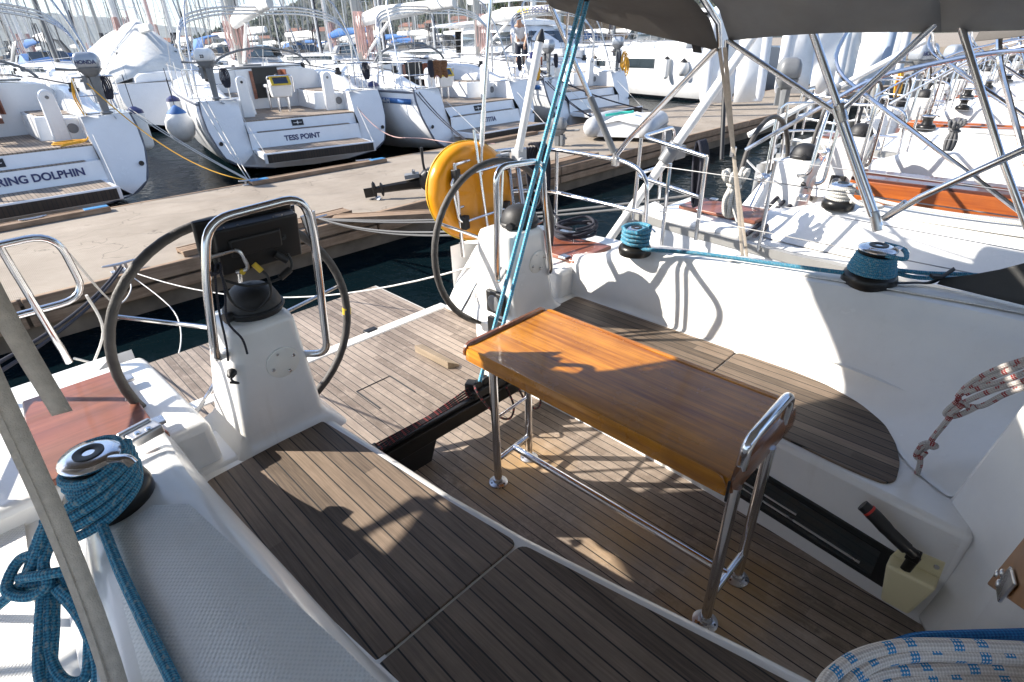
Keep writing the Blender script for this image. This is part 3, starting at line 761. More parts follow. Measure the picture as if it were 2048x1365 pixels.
# ================================================================ cockpit table
tab = empty('cockpit_table', (1.30, .84, 0), 0, 'varnished folding wooden table on polished steel legs in the middle of the near cockpit', 'table')
TX0, TX1, TY0, TY1, TZ = 1.138, 1.610, .370, 1.440, .632
mb = MB(); mb.box(((TX0+TX1)/2,(TY0+TY1)/2,TZ-.014), (TX1-TX0-.03, TY1-TY0-.02, .028)); obj('table_leaf', mb, VAR, tab, True, bevel=.003)
mb = MB(); mb.box(((TX0+TX1)/2,(TY0+TY1)/2,TZ-.047), (TX1-TX0-.01, TY1-TY0-.012, .030)); obj('lower_leaf', mb, VAR, tab, True, bevel=.006)
def fiddle(a, b, h, w, mat):
    a, b = V(a), V(b); d = (b-a).normalized(); n = V((-d.y, d.x, 0))*w/2; rings = []
    L = (b-a).length
    for t in (0, .012, .03, L-.03, L-.012, L):
        k = .45 if t in (0, L) else (.85 if t in (.012, L-.012) else 1); p = a + d*t
        rings.append([p-n*k, p+n*k, p+n*k+V((0,0,h*.7*k)), p+n*.5*k+V((0,0,h*k)), p-n*.5*k+V((0,0,h*k)), p-n*k+V((0,0,h*.7*k))])
    mb = MB(); mb.loft(rings); return obj('fiddle_rail', mb, mat, tab, True)
fiddle((TX0+.008,TY0+.01,TZ-.05),(TX0+.008,TY1-.01,TZ-.05), .054, .016, VAR)
fiddle((TX1-.008,TY0+.01,TZ-.03),(TX1-.008,TY1-.01,TZ-.03), .036, .018, VAR)
fiddle((TX0,TY1-.006,TZ-.035),(TX1,TY1-.006,TZ-.035), .048, .024, VARX)
fiddle((TX0+.03,TY0+.006,TZ-.062),(TX1-.01,TY0+.006,TZ-.062), .070, .026, VARX)
mb = MB()
mb.tube([(TX0-.001,TY0+.0,TZ+.002),(TX0-.001,TY0,TZ-.066)], .004, 6)
obj('leaf_gap', mb, BLK, tab, True)
# grab handle and legs
mb = MB(); mb.tube(bend([(1.215,.375,TZ-.005),(1.215,.372,TZ+.085),(1.50,.372,TZ+.10),(1.50,.375,TZ-.01)], .05, 6), .0155, 14); obj('grab_handle', mb, SS, tab, True)
legs = [(1.173,1.311),(1.379,1.325),(1.190,.369),(1.415,.369)]
for i, (x, y) in enumerate(legs):
    mb = MB(); mb.cyl((x,y,.004),(x,y,TZ-.05), .0165, 16); lg = obj('leg', mb, SS, tab, True)
    mb = MB(); mb.lathe([(0,0),(.04,0),(.04,.004),(.034,.007),(.022,.010),(.021,.022),(0,.022)], (x,y,.001), 24); obj('foot_flange', mb, SSD, lg, True)
    mb = MB()
    for k in range(3):
        a = R(40+120*k); mb.lathe([(0,0),(.0045,0),(.004,.003),(0,.003)], (x+.030*math.cos(a), y+.030*math.sin(a), .007), 8)
    obj('flange_screw', mb, BLK, lg, True)
def bar(a, b, r): mb = MB(); mb.cyl(a, b, r, 12); obj('cross_bar', mb, SS, tab, True)
bar((1.173,1.311,.125),(1.379,1.325,.125), .012); bar((1.173,1.311,.335),(1.379,1.325,.335), .0065)
bar((1.190,.369,.125),(1.415,.369,.125), .012); bar((1.279,1.316,.125),(1.30,.369,.125), .0145)
# ================================================================ traveller with mainsheet
mb = MB(); mb.box((1.22, 1.665, .135), (1.05, .075, .075)); trv = P_('mainsheet_track', mb, BLKM, bevel=.006)
mb = MB(); mb.box((1.22, 1.665, .180), (1.04, .035, .016)); obj('track_rail', mb, BLK, trv, True, bevel=.003)
mb = MB(); mb.hexa([(.94,1.63,0),(1.06,1.63,0),(1.06,1.70,0),(.94,1.70,0)], [(.80,1.63,.10),(1.10,1.63,.10),(1.10,1.70,.10),(.80,1.70,.10)]); obj('track_foot', mb, BLK, trv, True)
mb = MB(); mb.lathe([(0,-.012),(.026,-.012),(.026,.012),(0,.012)], (.80,1.665,.20), 14, (0,1,.5)); mb.box((.80,1.665,.195),(.07,.05,.03))
for x in (1.38, 1.44, 1.50): mb.lathe([(0,-.014),(.03,-.014),(.026,-.004),(.026,.004),(.03,.014),(0,.014)], (x,1.665,.232), 16, (0,1,0))
mb.box((1.44,1.665,.205),(.20,.07,.04)); mb.box((1.36,1.68,.225),(.05,.045,.07), .5); mb.box((1.62,1.66,.215),(.12,.05,.05))
obj('traveller_car', mb, BLK, trv, True, bevel=.004)
mb = MB(); mb.lathe([(0,0),(.008,0),(.007,.003),(0,.004)], (.80,1.64,.215), 10, (0,-.7,.7)); obj('car_bolt', mb, SSD, trv, True)
lines = [[(.81,1.65+.01*k,.205+.004*k),(1.1,1.655+.008*k,.207),(1.38,1.66+.006*k,.22+.012*k)] for k in (-1,0,1,2)]
rope('traveller_line', lines, .0042, RBKR, 'thin black and red control lines along the black mainsheet track', 'rope')
rope('traveller_line', [cr([(1.35,1.64,.26),(1.33,1.60,.25),(1.36,1.56,.17),(1.40,1.52,.11),(1.46,1.52,.08),(1.52,1.56,.10),(1.53,1.62,.18)], 6),
     cr([(1.60,1.63,.24),(1.57,1.56,.15),(1.60,1.50,.07),(1.67,1.52,.06),(1.71,1.58,.14),(1.69,1.63,.23)], 6)] +
     [cr([(1.60+.012*k,1.66,.23),(1.63,1.62-.006*k,.26+.01*(k%3)),(1.70,1.63,.25),(1.68,1.68,.21-.008*k),(1.61,1.69,.20)], 5, True) for k in range(5)], .0055, RBKR,
     'bundled black and red rope tail beneath the aft end of the wooden table', 'rope')
sheet = [[V((1.400,1.665,.24)), V((2.085,1.665,1.80))], [V((1.465,1.665,.235)), V((2.125,1.665,1.80))]]
rope('mainsheet', sheet, .0095, RBLUL, 'pair of pale blue mainsheet ropes rising from the black track', 'rope', n=10)
bm_ = MB(); bm_.tube([(2.10,1.66,1.80),(2.13,1.66,1.87)], .02, 10); P_('sheet_block', bm_, BLK)
# boom above
mb = MB(); mb.tube([(2.15,1.75,1.98),(1.9,.0,2.06),(1.3,-4.1,2.15)], .06, 12, flat=(1,1.4)); P_('boom', mb, ALU)
# wooden wedge block on the sole
mb = MB(); mb.prism([(1.615,2.19),(1.683,2.17),(1.685,2.53),(1.605,2.50)], 0, lambda x, y: .048 if x < 1.65 else .012)
wdg = varnish('raw_pine', (.36, .285, .20), (.25, .19, .13), axis=1, rough=.8, coat=0)
obj('wooden_chock', mb, wdg, None, label='short raw pine chock lying on the teak sole behind the mainsheet track', cat='wood block', bevel=.003)
# ================================================================ display pod on the starboard guard
pod = empty('chart_display', (.605-XC, 1.76, 1.125-ZW)); pod.parent = boat
mb = MB(); Mx = Matrix.Rotation(R(12), 3, 'X')
mb.box((-.02,.03,.0), (.30,.022,.185), M=Mx); mb.box((-.005,-.005,-.005), (.26,.05,.15), M=Mx); mb.box((-.02,-.03,.0),(.16,.02,.06), M=Mx)
obj('display_case', mb, BLK, pod, bevel=.006)
mb = MB(); mb.box((0,.043,.0), (.30,.003,.15), M=Mx); obj('display_screen', mb, SCR, pod)
mb = MB()
for x in (-.13,-.1,-.06,.05,.08,.12): mb.lathe([(0,0),(.003,0),(0,.003)], (x,-.034,.066), 6, (0,-1,0))
mb.tube(bend([(-.16,-.03,-.01),(-.08,-.05,0),(-.065,-.05,-.07),(-.10,-.03,-.075)], .02, 4), .006, 8); mb.hexa([(.165,-.01,-.05),(.195,-.01,-.05),(.195,.0,-.05),(.165,0,-.05)], [(.15,-.01,.04),(.20,-.01,.05),(.2,0,.05),(.15,0,.04)])
obj('display_bracket', mb, SSD, pod)
text('B&G', .05, frame((.03,-.0315,.005), (1,0,0), (0,.2,1)), plain('embossed_black', (.014,.014,.015), .6), pod, ex=.0008)
mb = MB(); mb.tube(cr([(-.03,-.045,-.085),(-.02,-.06,-.11),(-.03,-.06,-.17),(-.09,-.06,-.20),(-.14,-.05,-.16),(-.145,-.04,-.08),(-.15,-.02,.0)], 6), .0045, 8)
mb.tube(cr([(-.14,-.03,-.09),(-.07,-.05,-.125),(.03,-.05,-.125),(.07,-.04,-.10),(.07,-.03,-.06)], 6), .0045, 8); mb.tube([(.02,-.05,-.125),(.06,-.045,-.108)], .011, 10)
mb.tube([(.03,-.03,-.05),(.06,-.035,-.08)], .012, 10)
obj('cable', mb, BLK, pod)
mb = MB(); mb.tube([(-.045,-.035,-.062),(-.03,-.046,-.088)], .009, 10); mb.lathe([(0,0),(.009,0),(.009,.01),(0,.012)], (-.085,-.035,-.075), 10, (0,-1,0)); obj('cable_plug', mb, YELP, pod)
rope('tie_cord', [cr([(.45,1.70,1.10),(.43,1.67,1.08),(.415,1.68,.98),(.405,1.68,.86),(.395,1.68,.80)], 6), cr([(.45,1.68,1.09),(.44,1.66,1.03),(.425,1.67,.93),(.45,1.67,.86),(.455,1.68,.80)], 6)] + [cr([(.44,1.70,1.08+.006*k),(.418,1.675,1.08+.004*k),(.44,1.665,1.085),(.458,1.69,1.09+.004*k)], 5, True) for k in range(4)], .0035, RNAV,
     'thin black cord knotted round the guard rail beside the chart display', 'cord')
mb = MB(); mb.lathe([(0,0),(.016,0),(.012,.02),(.004,.03),(0,.03)], (.405,1.722,.735), 10, (-.6,-1,0)); mb.tube(cr([(.40,1.71,.745),(.39,1.69,.725),(.405,1.685,.71),(.385,1.70,.715)],5), .004, 8)
obj('cable_gland', mb, BLK, pedS, True)
# instrument boxes on the inboard face of the port pedestal
mb = MB(); mb.box((1.700, 1.85, .50), (.03, .12, .12)); mb.box((1.700, 1.85, .36), (.03, .12, .10)); bx = obj('engine_panel', mb, BLK, pedP, True, bevel=.008)
mb = MB(); mb.lathe([(0,0),(.045,0),(.04,.006),(.012,.008),(0,.012)], (1.684,1.85,.50), 20, (-1,0,0)); obj('panel_dial', mb, GRY, pedP, True)
mb = MB(); mb.box((2.03,2.14,.25),(.04,.2,.42)); obj('pedestal_bracket', mb, GELC, pedP, True, bevel=.01)
# fittings on the port quarter wall: vent, shore-water socket, roller
mb = MB(); mb.lathe([(0,0),(.03,0),(.03,.006),(.012,.008),(0,.006)], (2.10,2.36,.50), 18, (-1,0,.05)); mb.lathe([(0,0),(.028,0),(.022,.014),(0,.016)], (2.10,2.22,.52), 16, (-1,0,.05)); P_('deck_socket', mb, SSD)
mb = MB(); mb.tube(arc((2.095,2.44,.21), .035, 0, 360, 16, V((0,1,0)), V((0,0,1.9)))[:-1], .007, 6, True); mb.box((2.105,2.44,.20), (.01,.04,.10))
for k in range(6): mb.box((2.098,2.40+.0*k,.36+.018*k), (.008,.17,.006))
P_('transom_shower', mb, WHP, bevel=.002)
# ================================================================ lifebuoy (yellow cover) with its steel bracket
lb = empty('lifebuoy', (2.26, 2.66, .52), 0, 'round yellow vinyl lifebuoy cover strapped to a steel frame on the stern rail', 'lifebuoy')
bc = V((2.27,2.66,.83)); bax = V((-.22,-1,.16)).normalized()
mb = MB(); mb.lathe([(0,-.075),(.20,-.078),(.265,-.07),(.292,-.04),(.302,0),(.292,.04),(.262,.066),(.23,.07),(.20,.052),(.0,.05)], bc, 48, bax)
random.seed(3)
for i, p in enumerate(mb.v):
    d = p-bc; k = .006*math.sin(d.x*31+d.z*17)+.004*math.sin(d.z*53); mb.v[i] = p + bax*k
obj('vinyl_cover', mb, YEL, lb, True, smooth=60)
mb = MB(); e1 = bax.cross(V((0,0,1))).normalized(); e2 = e1.cross(bax)
mb.tube([bc+bax*.0+(e1*math.cos(2*math.pi*k/48)+e2*math.sin(2*math.pi*k/48))*.303 for k in range(48)], .005, 6, True); obj('seam_piping', mb, YELP, lb, True)
if e1.x < 0: e1 = -e1
if e2.z < 0: e2 = -e2
F = lambda a, b, c=.085: bc + e1*a + e2*b + bax*c
mb = MB(); mb.tube(bend([F(.30,.15),F(-.17,.10),F(-.15,-.17),F(.30,-.12)], .05, 6), .0095, 10); mb.tube([F(.03,.36),F(.045,-.42)], .0095, 10); obj('frame', mb, SS, lb, True)
mb = MB()
for a, b in ((-.13,.11),(.23,.145),(-.11,-.17),(.20,-.13)): mb.box(F(a,b,.082), (.05,.04,.085), .3)
obj('retaining_strap', mb, BLK, lb, True, bevel=.006)
# backstay rod with turnbuckle, white crane pole on the pushpit
mb = MB(); mb.tube([(2.33,2.62,.93),(2.345,2.62,1.12),(2.43,2.60,1.75),(2.75,2.5,4.0)], .0115, 12); mb.tube([(2.345,2.62,1.10),(2.37,2.615,1.30)], .016, 12); mb.lathe([(0,0),(.017,0),(.017,.03),(0,.03)], (2.33,2.62,.95), 10); P_('backstay', mb, SS)
pole = empty('rail_crane', (2.62, 2.56, .95), 0, 'white davit pole with black cap clamped to the stern rail of the near cockpit', 'davit')
mb = MB(); mb.cyl((2.60,2.55,1.05),(2.745,2.50,1.66), .025, 18); mb.cyl((2.598,2.55,1.04),(2.604,2.549,1.07), .028, 18); obj('pole', mb, WHM, pole, True)
mb = MB(); mb.lathe([(0,0),(.028,0),(.028,.02),(.016,.05),(.006,.07),(0,.072)], (2.743,2.50,1.65), 16, V((.145,-.05,.61))); obj('end_cap', mb, BLK, pole, True)
mb = MB(); mb.box((2.61,2.56,1.01), (.075,.07,.09)); mb.cyl((2.58,2.5,.985),(2.64,2.62,.985), .024, 14); mb.box((2.49,2.60,.985),(.13,.03,.10)); obj('pivot_bracket', mb, LGR, pole, True, bevel=.006)
mb = MB(); mb.lathe([(0,0),(.018,0),(.018,.006),(.008,.008),(.008,.002),(0,.002)], (2.60,2.515,.985), 14, (-.2,-1,0)); obj('pivot_bolt', mb, BLK, pole, True)
mb = MB(); mb.tube([(2.58,2.55,.98),(2.46,2.35,.52)], .0165, 12, flat=(1,1.2)); mb.tube([(2.52,2.56,.96),(2.40,2.38,.50)], .010, 10); obj('pole_brace', mb, SSD, pole, True)
# ---- navy rope coil hanging on the rail and its tail on the quarter
cl = []
for k in range(5):
    x = 2.74 - .0 + .018*k
    cl.append(cr([(x-.02,2.58-.05*k*.2,1.06),(x+.02,2.52,1.04),(x+.03,2.50,.90),(x+.015,2.50,.72-.015*(k%3)),(x-.01,2.53,.66-.01*(k%2)),(x-.03,2.56,.75),(x-.03,2.59,.92)], 6, True))
cl.append(cr([(2.80,2.52,.72),(2.82,2.45,.62),(2.78,2.30,.56),(2.70,2.18,.58)], 6))
rope('rope_coil', cl, .0085, RNAV, 'dark navy rope coil hung over the steel stern rail', 'rope coil')
random.seed(5)
pl = [cr([(2.58+.15*math.cos(a+k)+.04*random.random(), 2.05+.10*math.sin(a+k)+.03*random.random(), .60+.012*k+.02*random.random()) for a in (0,1,2,3,4,5)], 5, True) for k in range(5)]
rope('rope_pile', pl, .0085, RNAV, 'dark navy rope pile lying on the far stern quarter of the near cockpit', 'rope coil')
# ---- blue sheets with winch wraps
def wraps(cx, cy, z0, r, n, pitch, rr, name, label, tails, mat=RBLUE, jit=.003, sq=1.):
    pts = []
    for k in range(int(n*18)+1):
        a = -2*math.pi*k/18; pts.append(V((cx+(r+jit*math.sin(k*1.7))*math.cos(a), cy+(r+jit*math.sin(k*1.7))*math.sin(a), z0+pitch*k/18)))
    return rope(name, [pts] + tails, rr, mat, label, 'rope')
wraps(2.245,1.41,.715+.055, .062, 4.2, .020, .0095, 'winch_rope', 'blue rope wound round the farther small winch and led along the coaming',
      [cr([(2.20,1.45,.75),(2.22,1.33,.76),(2.30,1.10,.772),(2.38,.80,.775),(2.43,.55,.785),(2.46,.37,.80)], 8), cr([(2.18,1.37,.845),(2.24,1.36,.85),(2.31,1.40,.83),(2.30,1.46,.84),(2.2,1.46,.85)], 6)])
tl = [cr([(2.55,.40,.80),(2.60,.28,.80),(2.66,.05,.82),(2.6,-.5,.85)], 6), cr([(2.40,.40,.90),(2.42,.34,.895),(2.52,.37,.90),(2.53,.44,.905)], 6), cr([(2.56,.40,.79),(2.60,.30,.775),(2.68,.10,.79),(2.66,-.4,.82)], 6)]
pts = []
for k in range(0, 18*6+1):
    a = -2*math.pi*k/18; t = k/108; r_ = lerp(.083,.064,t); pts.append(V((2.475+r_*math.cos(a), .445+r_*math.sin(a), .745+.058+.012*k/18)))
rope('winch_rope', [pts] + tl, .0088, RBLUE, 'dark blue rope stacked in turns on the large winch beneath the awning hoop', 'rope')
# starboard winch: turns and the big knotted tail hanging over the side
WX, WY = -.012, 1.365
tl = []
for k in range(4):   # slanting turns, high on the port side
    pts = []
    for j in range(25):
        a = 2*math.pi*j/24+2.2; r_ = .062+.002*math.sin(j*1.3+k)
        pts.append(V((WX+r_*math.cos(a), WY+r_*math.sin(a), .715+.055+.0195*k+.010*math.cos(a-.4)+.0195*j/24)))
    tl.append(pts)
def T(a): return cr([V(p) for p in a], 7)
tl += [T([(WX+.074,WY+.02,.842-.020*k),(WX+.055,WY-.046-.004*k,.834-.020*k),(WX-.005,WY-.083-.007*k,.822-.0215*k),(WX-.07,WY-.080-.008*k,.805-.021*k),(WX-.12,WY-.060-.006*k,.782-.015*k)]) for k in range(4)]
tl.append(T([(-.06,1.30,.775),(-.048,1.26,.748),(-.05,1.1,.742),(-.047,.9,.742),(-.042,.7,.742),(-.036,.45,.74)]))
tl += [T([(-.11,1.31,.80),(-.15,1.29,.76),(-.185,1.28,.71),(-.20,1.25,.70),(-.17,1.23,.70)]), T([(-.12,1.30,.79),(-.17,1.25,.74),(-.21,1.25,.70),(-.24,1.26,.68),(-.27,1.27,.66)]),
       T([(-.11,1.29,.77),(-.155,1.24,.74),(-.165,1.20,.71),(-.20,1.21,.70),(-.225,1.25,.71),(-.19,1.28,.74),(-.15,1.25,.75)]),
       T([(-.20,1.25,.72),(-.17,1.21,.735),(-.13,1.19,.73),(-.125,1.22,.70),(-.16,1.25,.69),(-.21,1.24,.69)]),
       T([(-.17,1.23,.70),(-.20,1.16,.66),(-.228,1.08,.61),(-.215,1.01,.58),(-.178,.99,.58),(-.145,1.03,.61),(-.14,1.12,.66),(-.16,1.21,.70)]),
       T([(-.16,1.23,.70),(-.188,1.16,.66),(-.205,1.10,.62),(-.197,1.05,.60),(-.17,1.03,.60),(-.15,1.06,.62),(-.125,1.13,.67),(-.14,1.22,.71)]),
       T([(-.155,1.23,.69),(-.183,1.15,.65),(-.218,1.06,.595),(-.205,.985,.57),(-.17,.97,.57),(-.135,1.01,.60),(-.125,1.10,.65),(-.15,1.19,.70)])]
rope('winch_rope', tl, .0105, RBLUE, 'thick blue rope wound on the nearest chrome topped winch with a knotted tail', 'rope', n=12)
# ---- hung coil of white and red rope on the bulkhead corner
cl = [cr(p, 6) for p in [[(1.900,0.024,0.676),(1.900,0.018,0.707),(1.900,0.001,0.749),(1.900,-0.033,0.801),(1.900,-0.077,0.849)],
 [(1.894,0.020,0.693),(1.894,0.005,0.719),(1.894,-0.021,0.761),(1.894,-0.056,0.806),(1.894,-0.085,0.840)],
 [(1.888,0.011,0.700),(1.888,-0.017,0.736),(1.888,-0.055,0.775),(1.888,-0.092,0.820)],
 [(1.882,0.022,0.682),(1.882,0.013,0.666),(1.882,-0.006,0.691),(1.882,-0.042,0.739),(1.882,-0.079,0.778),(1.882,-0.099,0.801)],
 [(1.876,0.018,0.675),(1.876,-0.003,0.669),(1.876,-0.035,0.684),(1.876,-0.068,0.739),(1.876,-0.105,0.785)],
 [(1.870,0.020,0.677),(1.870,0.033,0.639),(1.870,0.033,0.622),(1.870,0.017,0.622),(1.870,-0.003,0.644),(1.870,-0.025,0.679)],
 [(1.864,0.007,0.674),(1.864,0.017,0.645),(1.864,0.025,0.625)],
 [(1.858,0.021,0.626),(1.858,0.029,0.585),(1.858,0.038,0.538),(1.858,0.042,0.504),(1.858,0.056,0.461)],
 [(1.852,0.060,0.498),(1.852,0.047,0.516),(1.852,0.025,0.518),(1.852,0.028,0.508),(1.852,0.050,0.504),(1.852,0.058,0.490),(1.852,0.060,0.457),(1.852,0.050,0.452),(1.852,0.041,0.482)],
 [(1.846,0.050,0.467),(1.846,0.042,0.436),(1.846,0.039,0.398)],]]
rope('rope_coil', cl, .0082, RWR, 'white rope with red flecks hung in a coil above the seat corner', 'rope coil')
# ---- big white and blue rope coil near the camera on the cabin edge
cl = [cr(p, 7) for p in [[(0.627,0.015,0.800),(0.666,0.011,0.800),(0.721,-0.008,0.800),(0.779,-0.045,0.800),(0.830,-0.094,0.800),(0.918,-0.194,0.800)],
 [(0.652,-0.007,0.788),(0.692,-0.012,0.788),(0.747,-0.035,0.788),(0.801,-0.077,0.788),(0.852,-0.133,0.788),(0.914,-0.205,0.788)],
 [(0.633,0.012,0.776),(0.686,-0.014,0.776),(0.745,-0.046,0.776),(0.803,-0.100,0.776),(0.852,-0.149,0.776),(0.903,-0.210,0.776)],
 [(0.660,-0.017,0.764),(0.717,-0.042,0.764),(0.773,-0.083,0.764),(0.826,-0.138,0.764),(0.894,-0.214,0.764)],]]
rope('rope_coil', [[p+V((0,0,.004*(k%2))) for p in q] for k, q in enumerate(cl)], .0112, RWB, 'thick white rope with blue flecks looped over the cabin edge close by', 'rope coil', n=12)
rope('halyard_tail', [cr(p, 7) for p in [[(0.793,-0.044,0.790),(0.827,-0.064,0.790),(0.870,-0.103,0.790),(0.968,-0.199,0.790)],
 [(0.803,-0.052,0.778),(0.849,-0.083,0.778),(0.892,-0.123,0.778),(0.971,-0.203,0.778)],
 [(0.746,-0.031,0.766),(0.788,-0.052,0.766),(0.831,-0.084,0.766),(0.871,-0.130,0.766)],
 [(0.763,-0.040,0.754),(0.799,-0.059,0.754),(0.834,-0.086,0.754),(0.867,-0.121,0.754)],]], .0085, RBB, 'bright blue halyard tails tucked into the thick white and blue coil', 'rope')
mb = MB(); mb.hexa([(.62,-.30,.60),(.98,-.60,.60),(.98,-.32,.60),(.735,-.13,.60)], [(.62,-.30,.82),(.98,-.60,.82),(.98,-.32,.82),(.735,-.13,.82)]); P_('rope_bin', mb, WHP, bevel=.02)
# ---- winch handle in its pocket
pk = empty('handle_pocket', (1.67, -.04, .0), 0, 'cream plastic winch handle pocket screwed low on the cockpit side', 'pocket')
def Pk(a, b, c=0): # local plane of the seat face: a along forward, b up, c towards the centreline
    return V((1.655 - c, .010 - a, b + .012))
mb = MB()
mb.loft([[Pk(.018,.035,.0),Pk(.095,.035,.0),Pk(.095,.035,.045),Pk(.018,.035,.045)], [Pk(-.005,.20,.0),Pk(.125,.20,.0),Pk(.125,.20,.062),Pk(-.005,.20,.062)]]); obj('pocket_cup', mb, CRM, pk, True, bevel=.010)
mb = MB(); mb.plate([Pk(-.005,.18,-.004),Pk(.125,.18,-.004),Pk(.12,.262,-.004),Pk(.01,.245,-.004)], .008); obj('pocket_back', mb, CRM, pk, True, bevel=.004)
mb = MB(); mb.lathe([(0,0),(.008,0),(.006,.004),(0,.004)], Pk(.105,.235,.008), 10, (-1,0,0)); obj('pocket_screw', mb, SSD, pk, True)
wh = empty('winch_crank', (1.65, 0, .1), 0, 'black winch handle with a red ring standing in the cream pocket', 'winch handle')
mb = MB(); mb.tube(cr([Pk(-.115,.365,.05),Pk(-.075,.345,.05),Pk(-.03,.315,.05),Pk(.025,.285,.05)], 4), [.0185]*3+[.021]*5+[.019]*5, 14); obj('grip', mb, BLK, wh, True)
mb = MB(); mb.tube([Pk(-.096,.357,.05),Pk(-.090,.354,.05)], .0205, 14); obj('ring', mb, REDP, wh, True)
mb = MB(); mb.tube([Pk(.02,.288,.05),Pk(.05,.275,.048)], .016, 10); mb.box(Pk(.045,.27,.046),(.03,.035,.03)); mb.tube([Pk(.05,.27,.045),Pk(.04,.18,.04),Pk(.04,.12,.035)], [.013,.011,.011], 8, flat=(1.3,.8)); obj('arm', mb, BLKM, wh, True, bevel=.003)
# clutch plate on the starboard coaming behind the winch
mb = MB(); mb.box((.115,1.605,.715),(.085,.05,.03), .25); mb.box((.10,1.63,.72),(.09,.018,.035), .25); cp = P_('sheet_fairlead', mb, SSD, bevel=.006)
mb = MB()
for x in (.10,.128): mb.lathe([(0,0),(.009,0),(.007,.004),(0,.005)], (x,1.598,.73), 10)
obj('fairlead_bolt', mb, SS, cp, True)
# ================================================================ NEIGHBOURS on the same pontoon: copies of the near yacht (own extras stay behind)
SKIP = ('swim_platform','platform_teak','platform_latch','backstay','boom','sheet_block','mainsheet_track','chart_display','rope_bin','hatch_seam','transom_shower','deck_socket','mast')
NB = [((XC+3.74, -.42, ZW), 'neighbouring white yacht with dark topped mahogany cockpit table'),
      ((XC+7.55, -.10, ZW), 'second neighbouring yacht to the right with an orange wooden cockpit table'),
      ((XC+11.4, .15, ZW), 'third neighbouring yacht to the right, half hidden by steel hoops'),
      ((XC+15.2, .1, ZW), 'fourth neighbouring yacht to the right'),
      ((XC+19.0, .2, ZW), 'fifth neighbouring yacht at the far right'), ((XC-3.76, .1, ZW), 'yacht moored directly against the starboard side of the near cockpit')]
nbs = [dup(boat, l, 0, t, 'yachts moored side by side with the near one', skip=SKIP) for l, t in NB]
for ch in list(nbs[0].children):
    if ch.name.startswith('winch') and ch.location.x > .5:
        for g in list(ch.children): bpy.data.objects.remove(g)
        bpy.data.objects.remove(ch)
boat['group'] = 'yachts moored side by side with the near one'
def leaf_table(dx, dy, label, topm, leafm):
    t = empty('leaf_table', (XC+dx, .45+dy, 0), 0, label, 'table', 'drop leaf tables of the neighbouring yachts')
    mb = MB(); mb.box((0,0,.64),(.36,1.30,.035)); mb.box((0,0,.662),(.03,1.30,.012)); obj('table_top', mb, topm, t, bevel=.004)
    for s in (1,-1):
        mb = MB(); mb.hexa([(s*.20,-.64,.30),(s*.215,-.64,.30),(s*.215,.58,.30),(s*.20,.62,.30)], [(s*.175,-.65,.635),(s*.20,-.65,.635),(s*.20,.65,.635),(s*.175,.65,.635)]); obj('drop_leaf', mb, leafm, t, bevel=.004)
    mb = MB()
    for y in (-.5,.5): mb.cyl((0,y,0),(0,y,.62),.03,12)
    obj('leg', mb, SS, t)
    return t
leaf_table(3.74+.22, .12, 'mahogany drop leaf table with bright orange side in the next cockpit', DKW, ORW)
leaf_table(7.55, .55, 'orange varnished drop leaf table in the second cockpit to the right', ORW, ORW)
leaf_table(11.4, .7, 'orange varnished drop leaf table in the third cockpit to the right', ORW, ORW)
for i, (l, t) in enumerate(NB[:5]):
    x, y = l[0], l[1]
    b_ = empty('folding_awning', (x, y+1, .75), 0, f'folded steel awning frame over the {["first","second","third","fourth","fifth"][i]} neighbouring cockpit', 'awning frame', 'steel awning frames of the neighbouring yachts')
    H = 1.28; A = V((x-H, y+.5, .78)); 
    for dy, h, r_ in ((.45,1.60,.0135),(-.15,1.66,.0135),(1.15,1.50,.012)):
        mb = MB(); mb.tube(bend([(x-H-.02,y+.42,.78),(x-H-.0,y+.42+dy,h-.02),(x-H*.8,y+.45+dy,h+.18),(x+H*.8,y+.45+dy,h+.18),(x+H,y+.42+dy,h-.02),(x+H+.02,y+.42,.78)], .2, 5), r_, 8); obj('hoop', mb, SS, b_, True)
    for s in (1,-1):
        mb = MB(); mb.tube(bend([(x+s*1.55,y+1.85,1.05),(x+s*1.40,y+1.3,1.45),(x+s*H,y+.9,1.55),(x+s*H,y+.0,1.62)], .1), .0115, 8); mb.tube([(x+s*1.5,y-1.3,.7),(x+s*H,y-.4,1.62)], .012, 8); obj('brace', mb, SS, b_, True)
    if i in (0, 1):
        def fn(u, v, x=x, y=y):
            yy = lerp(y+.95, y-1.2, v); k = 1-abs(2*u-1); return (x+1.3*(2*u-1), yy, 1.60+.30*min(1,k*2)**.6+.03*math.sin(v*9))
        mb = MB(); mb.grid(fn, 16, 8); obj('canvas', mb, BIM, b_, True, smooth=60, solid=.004)
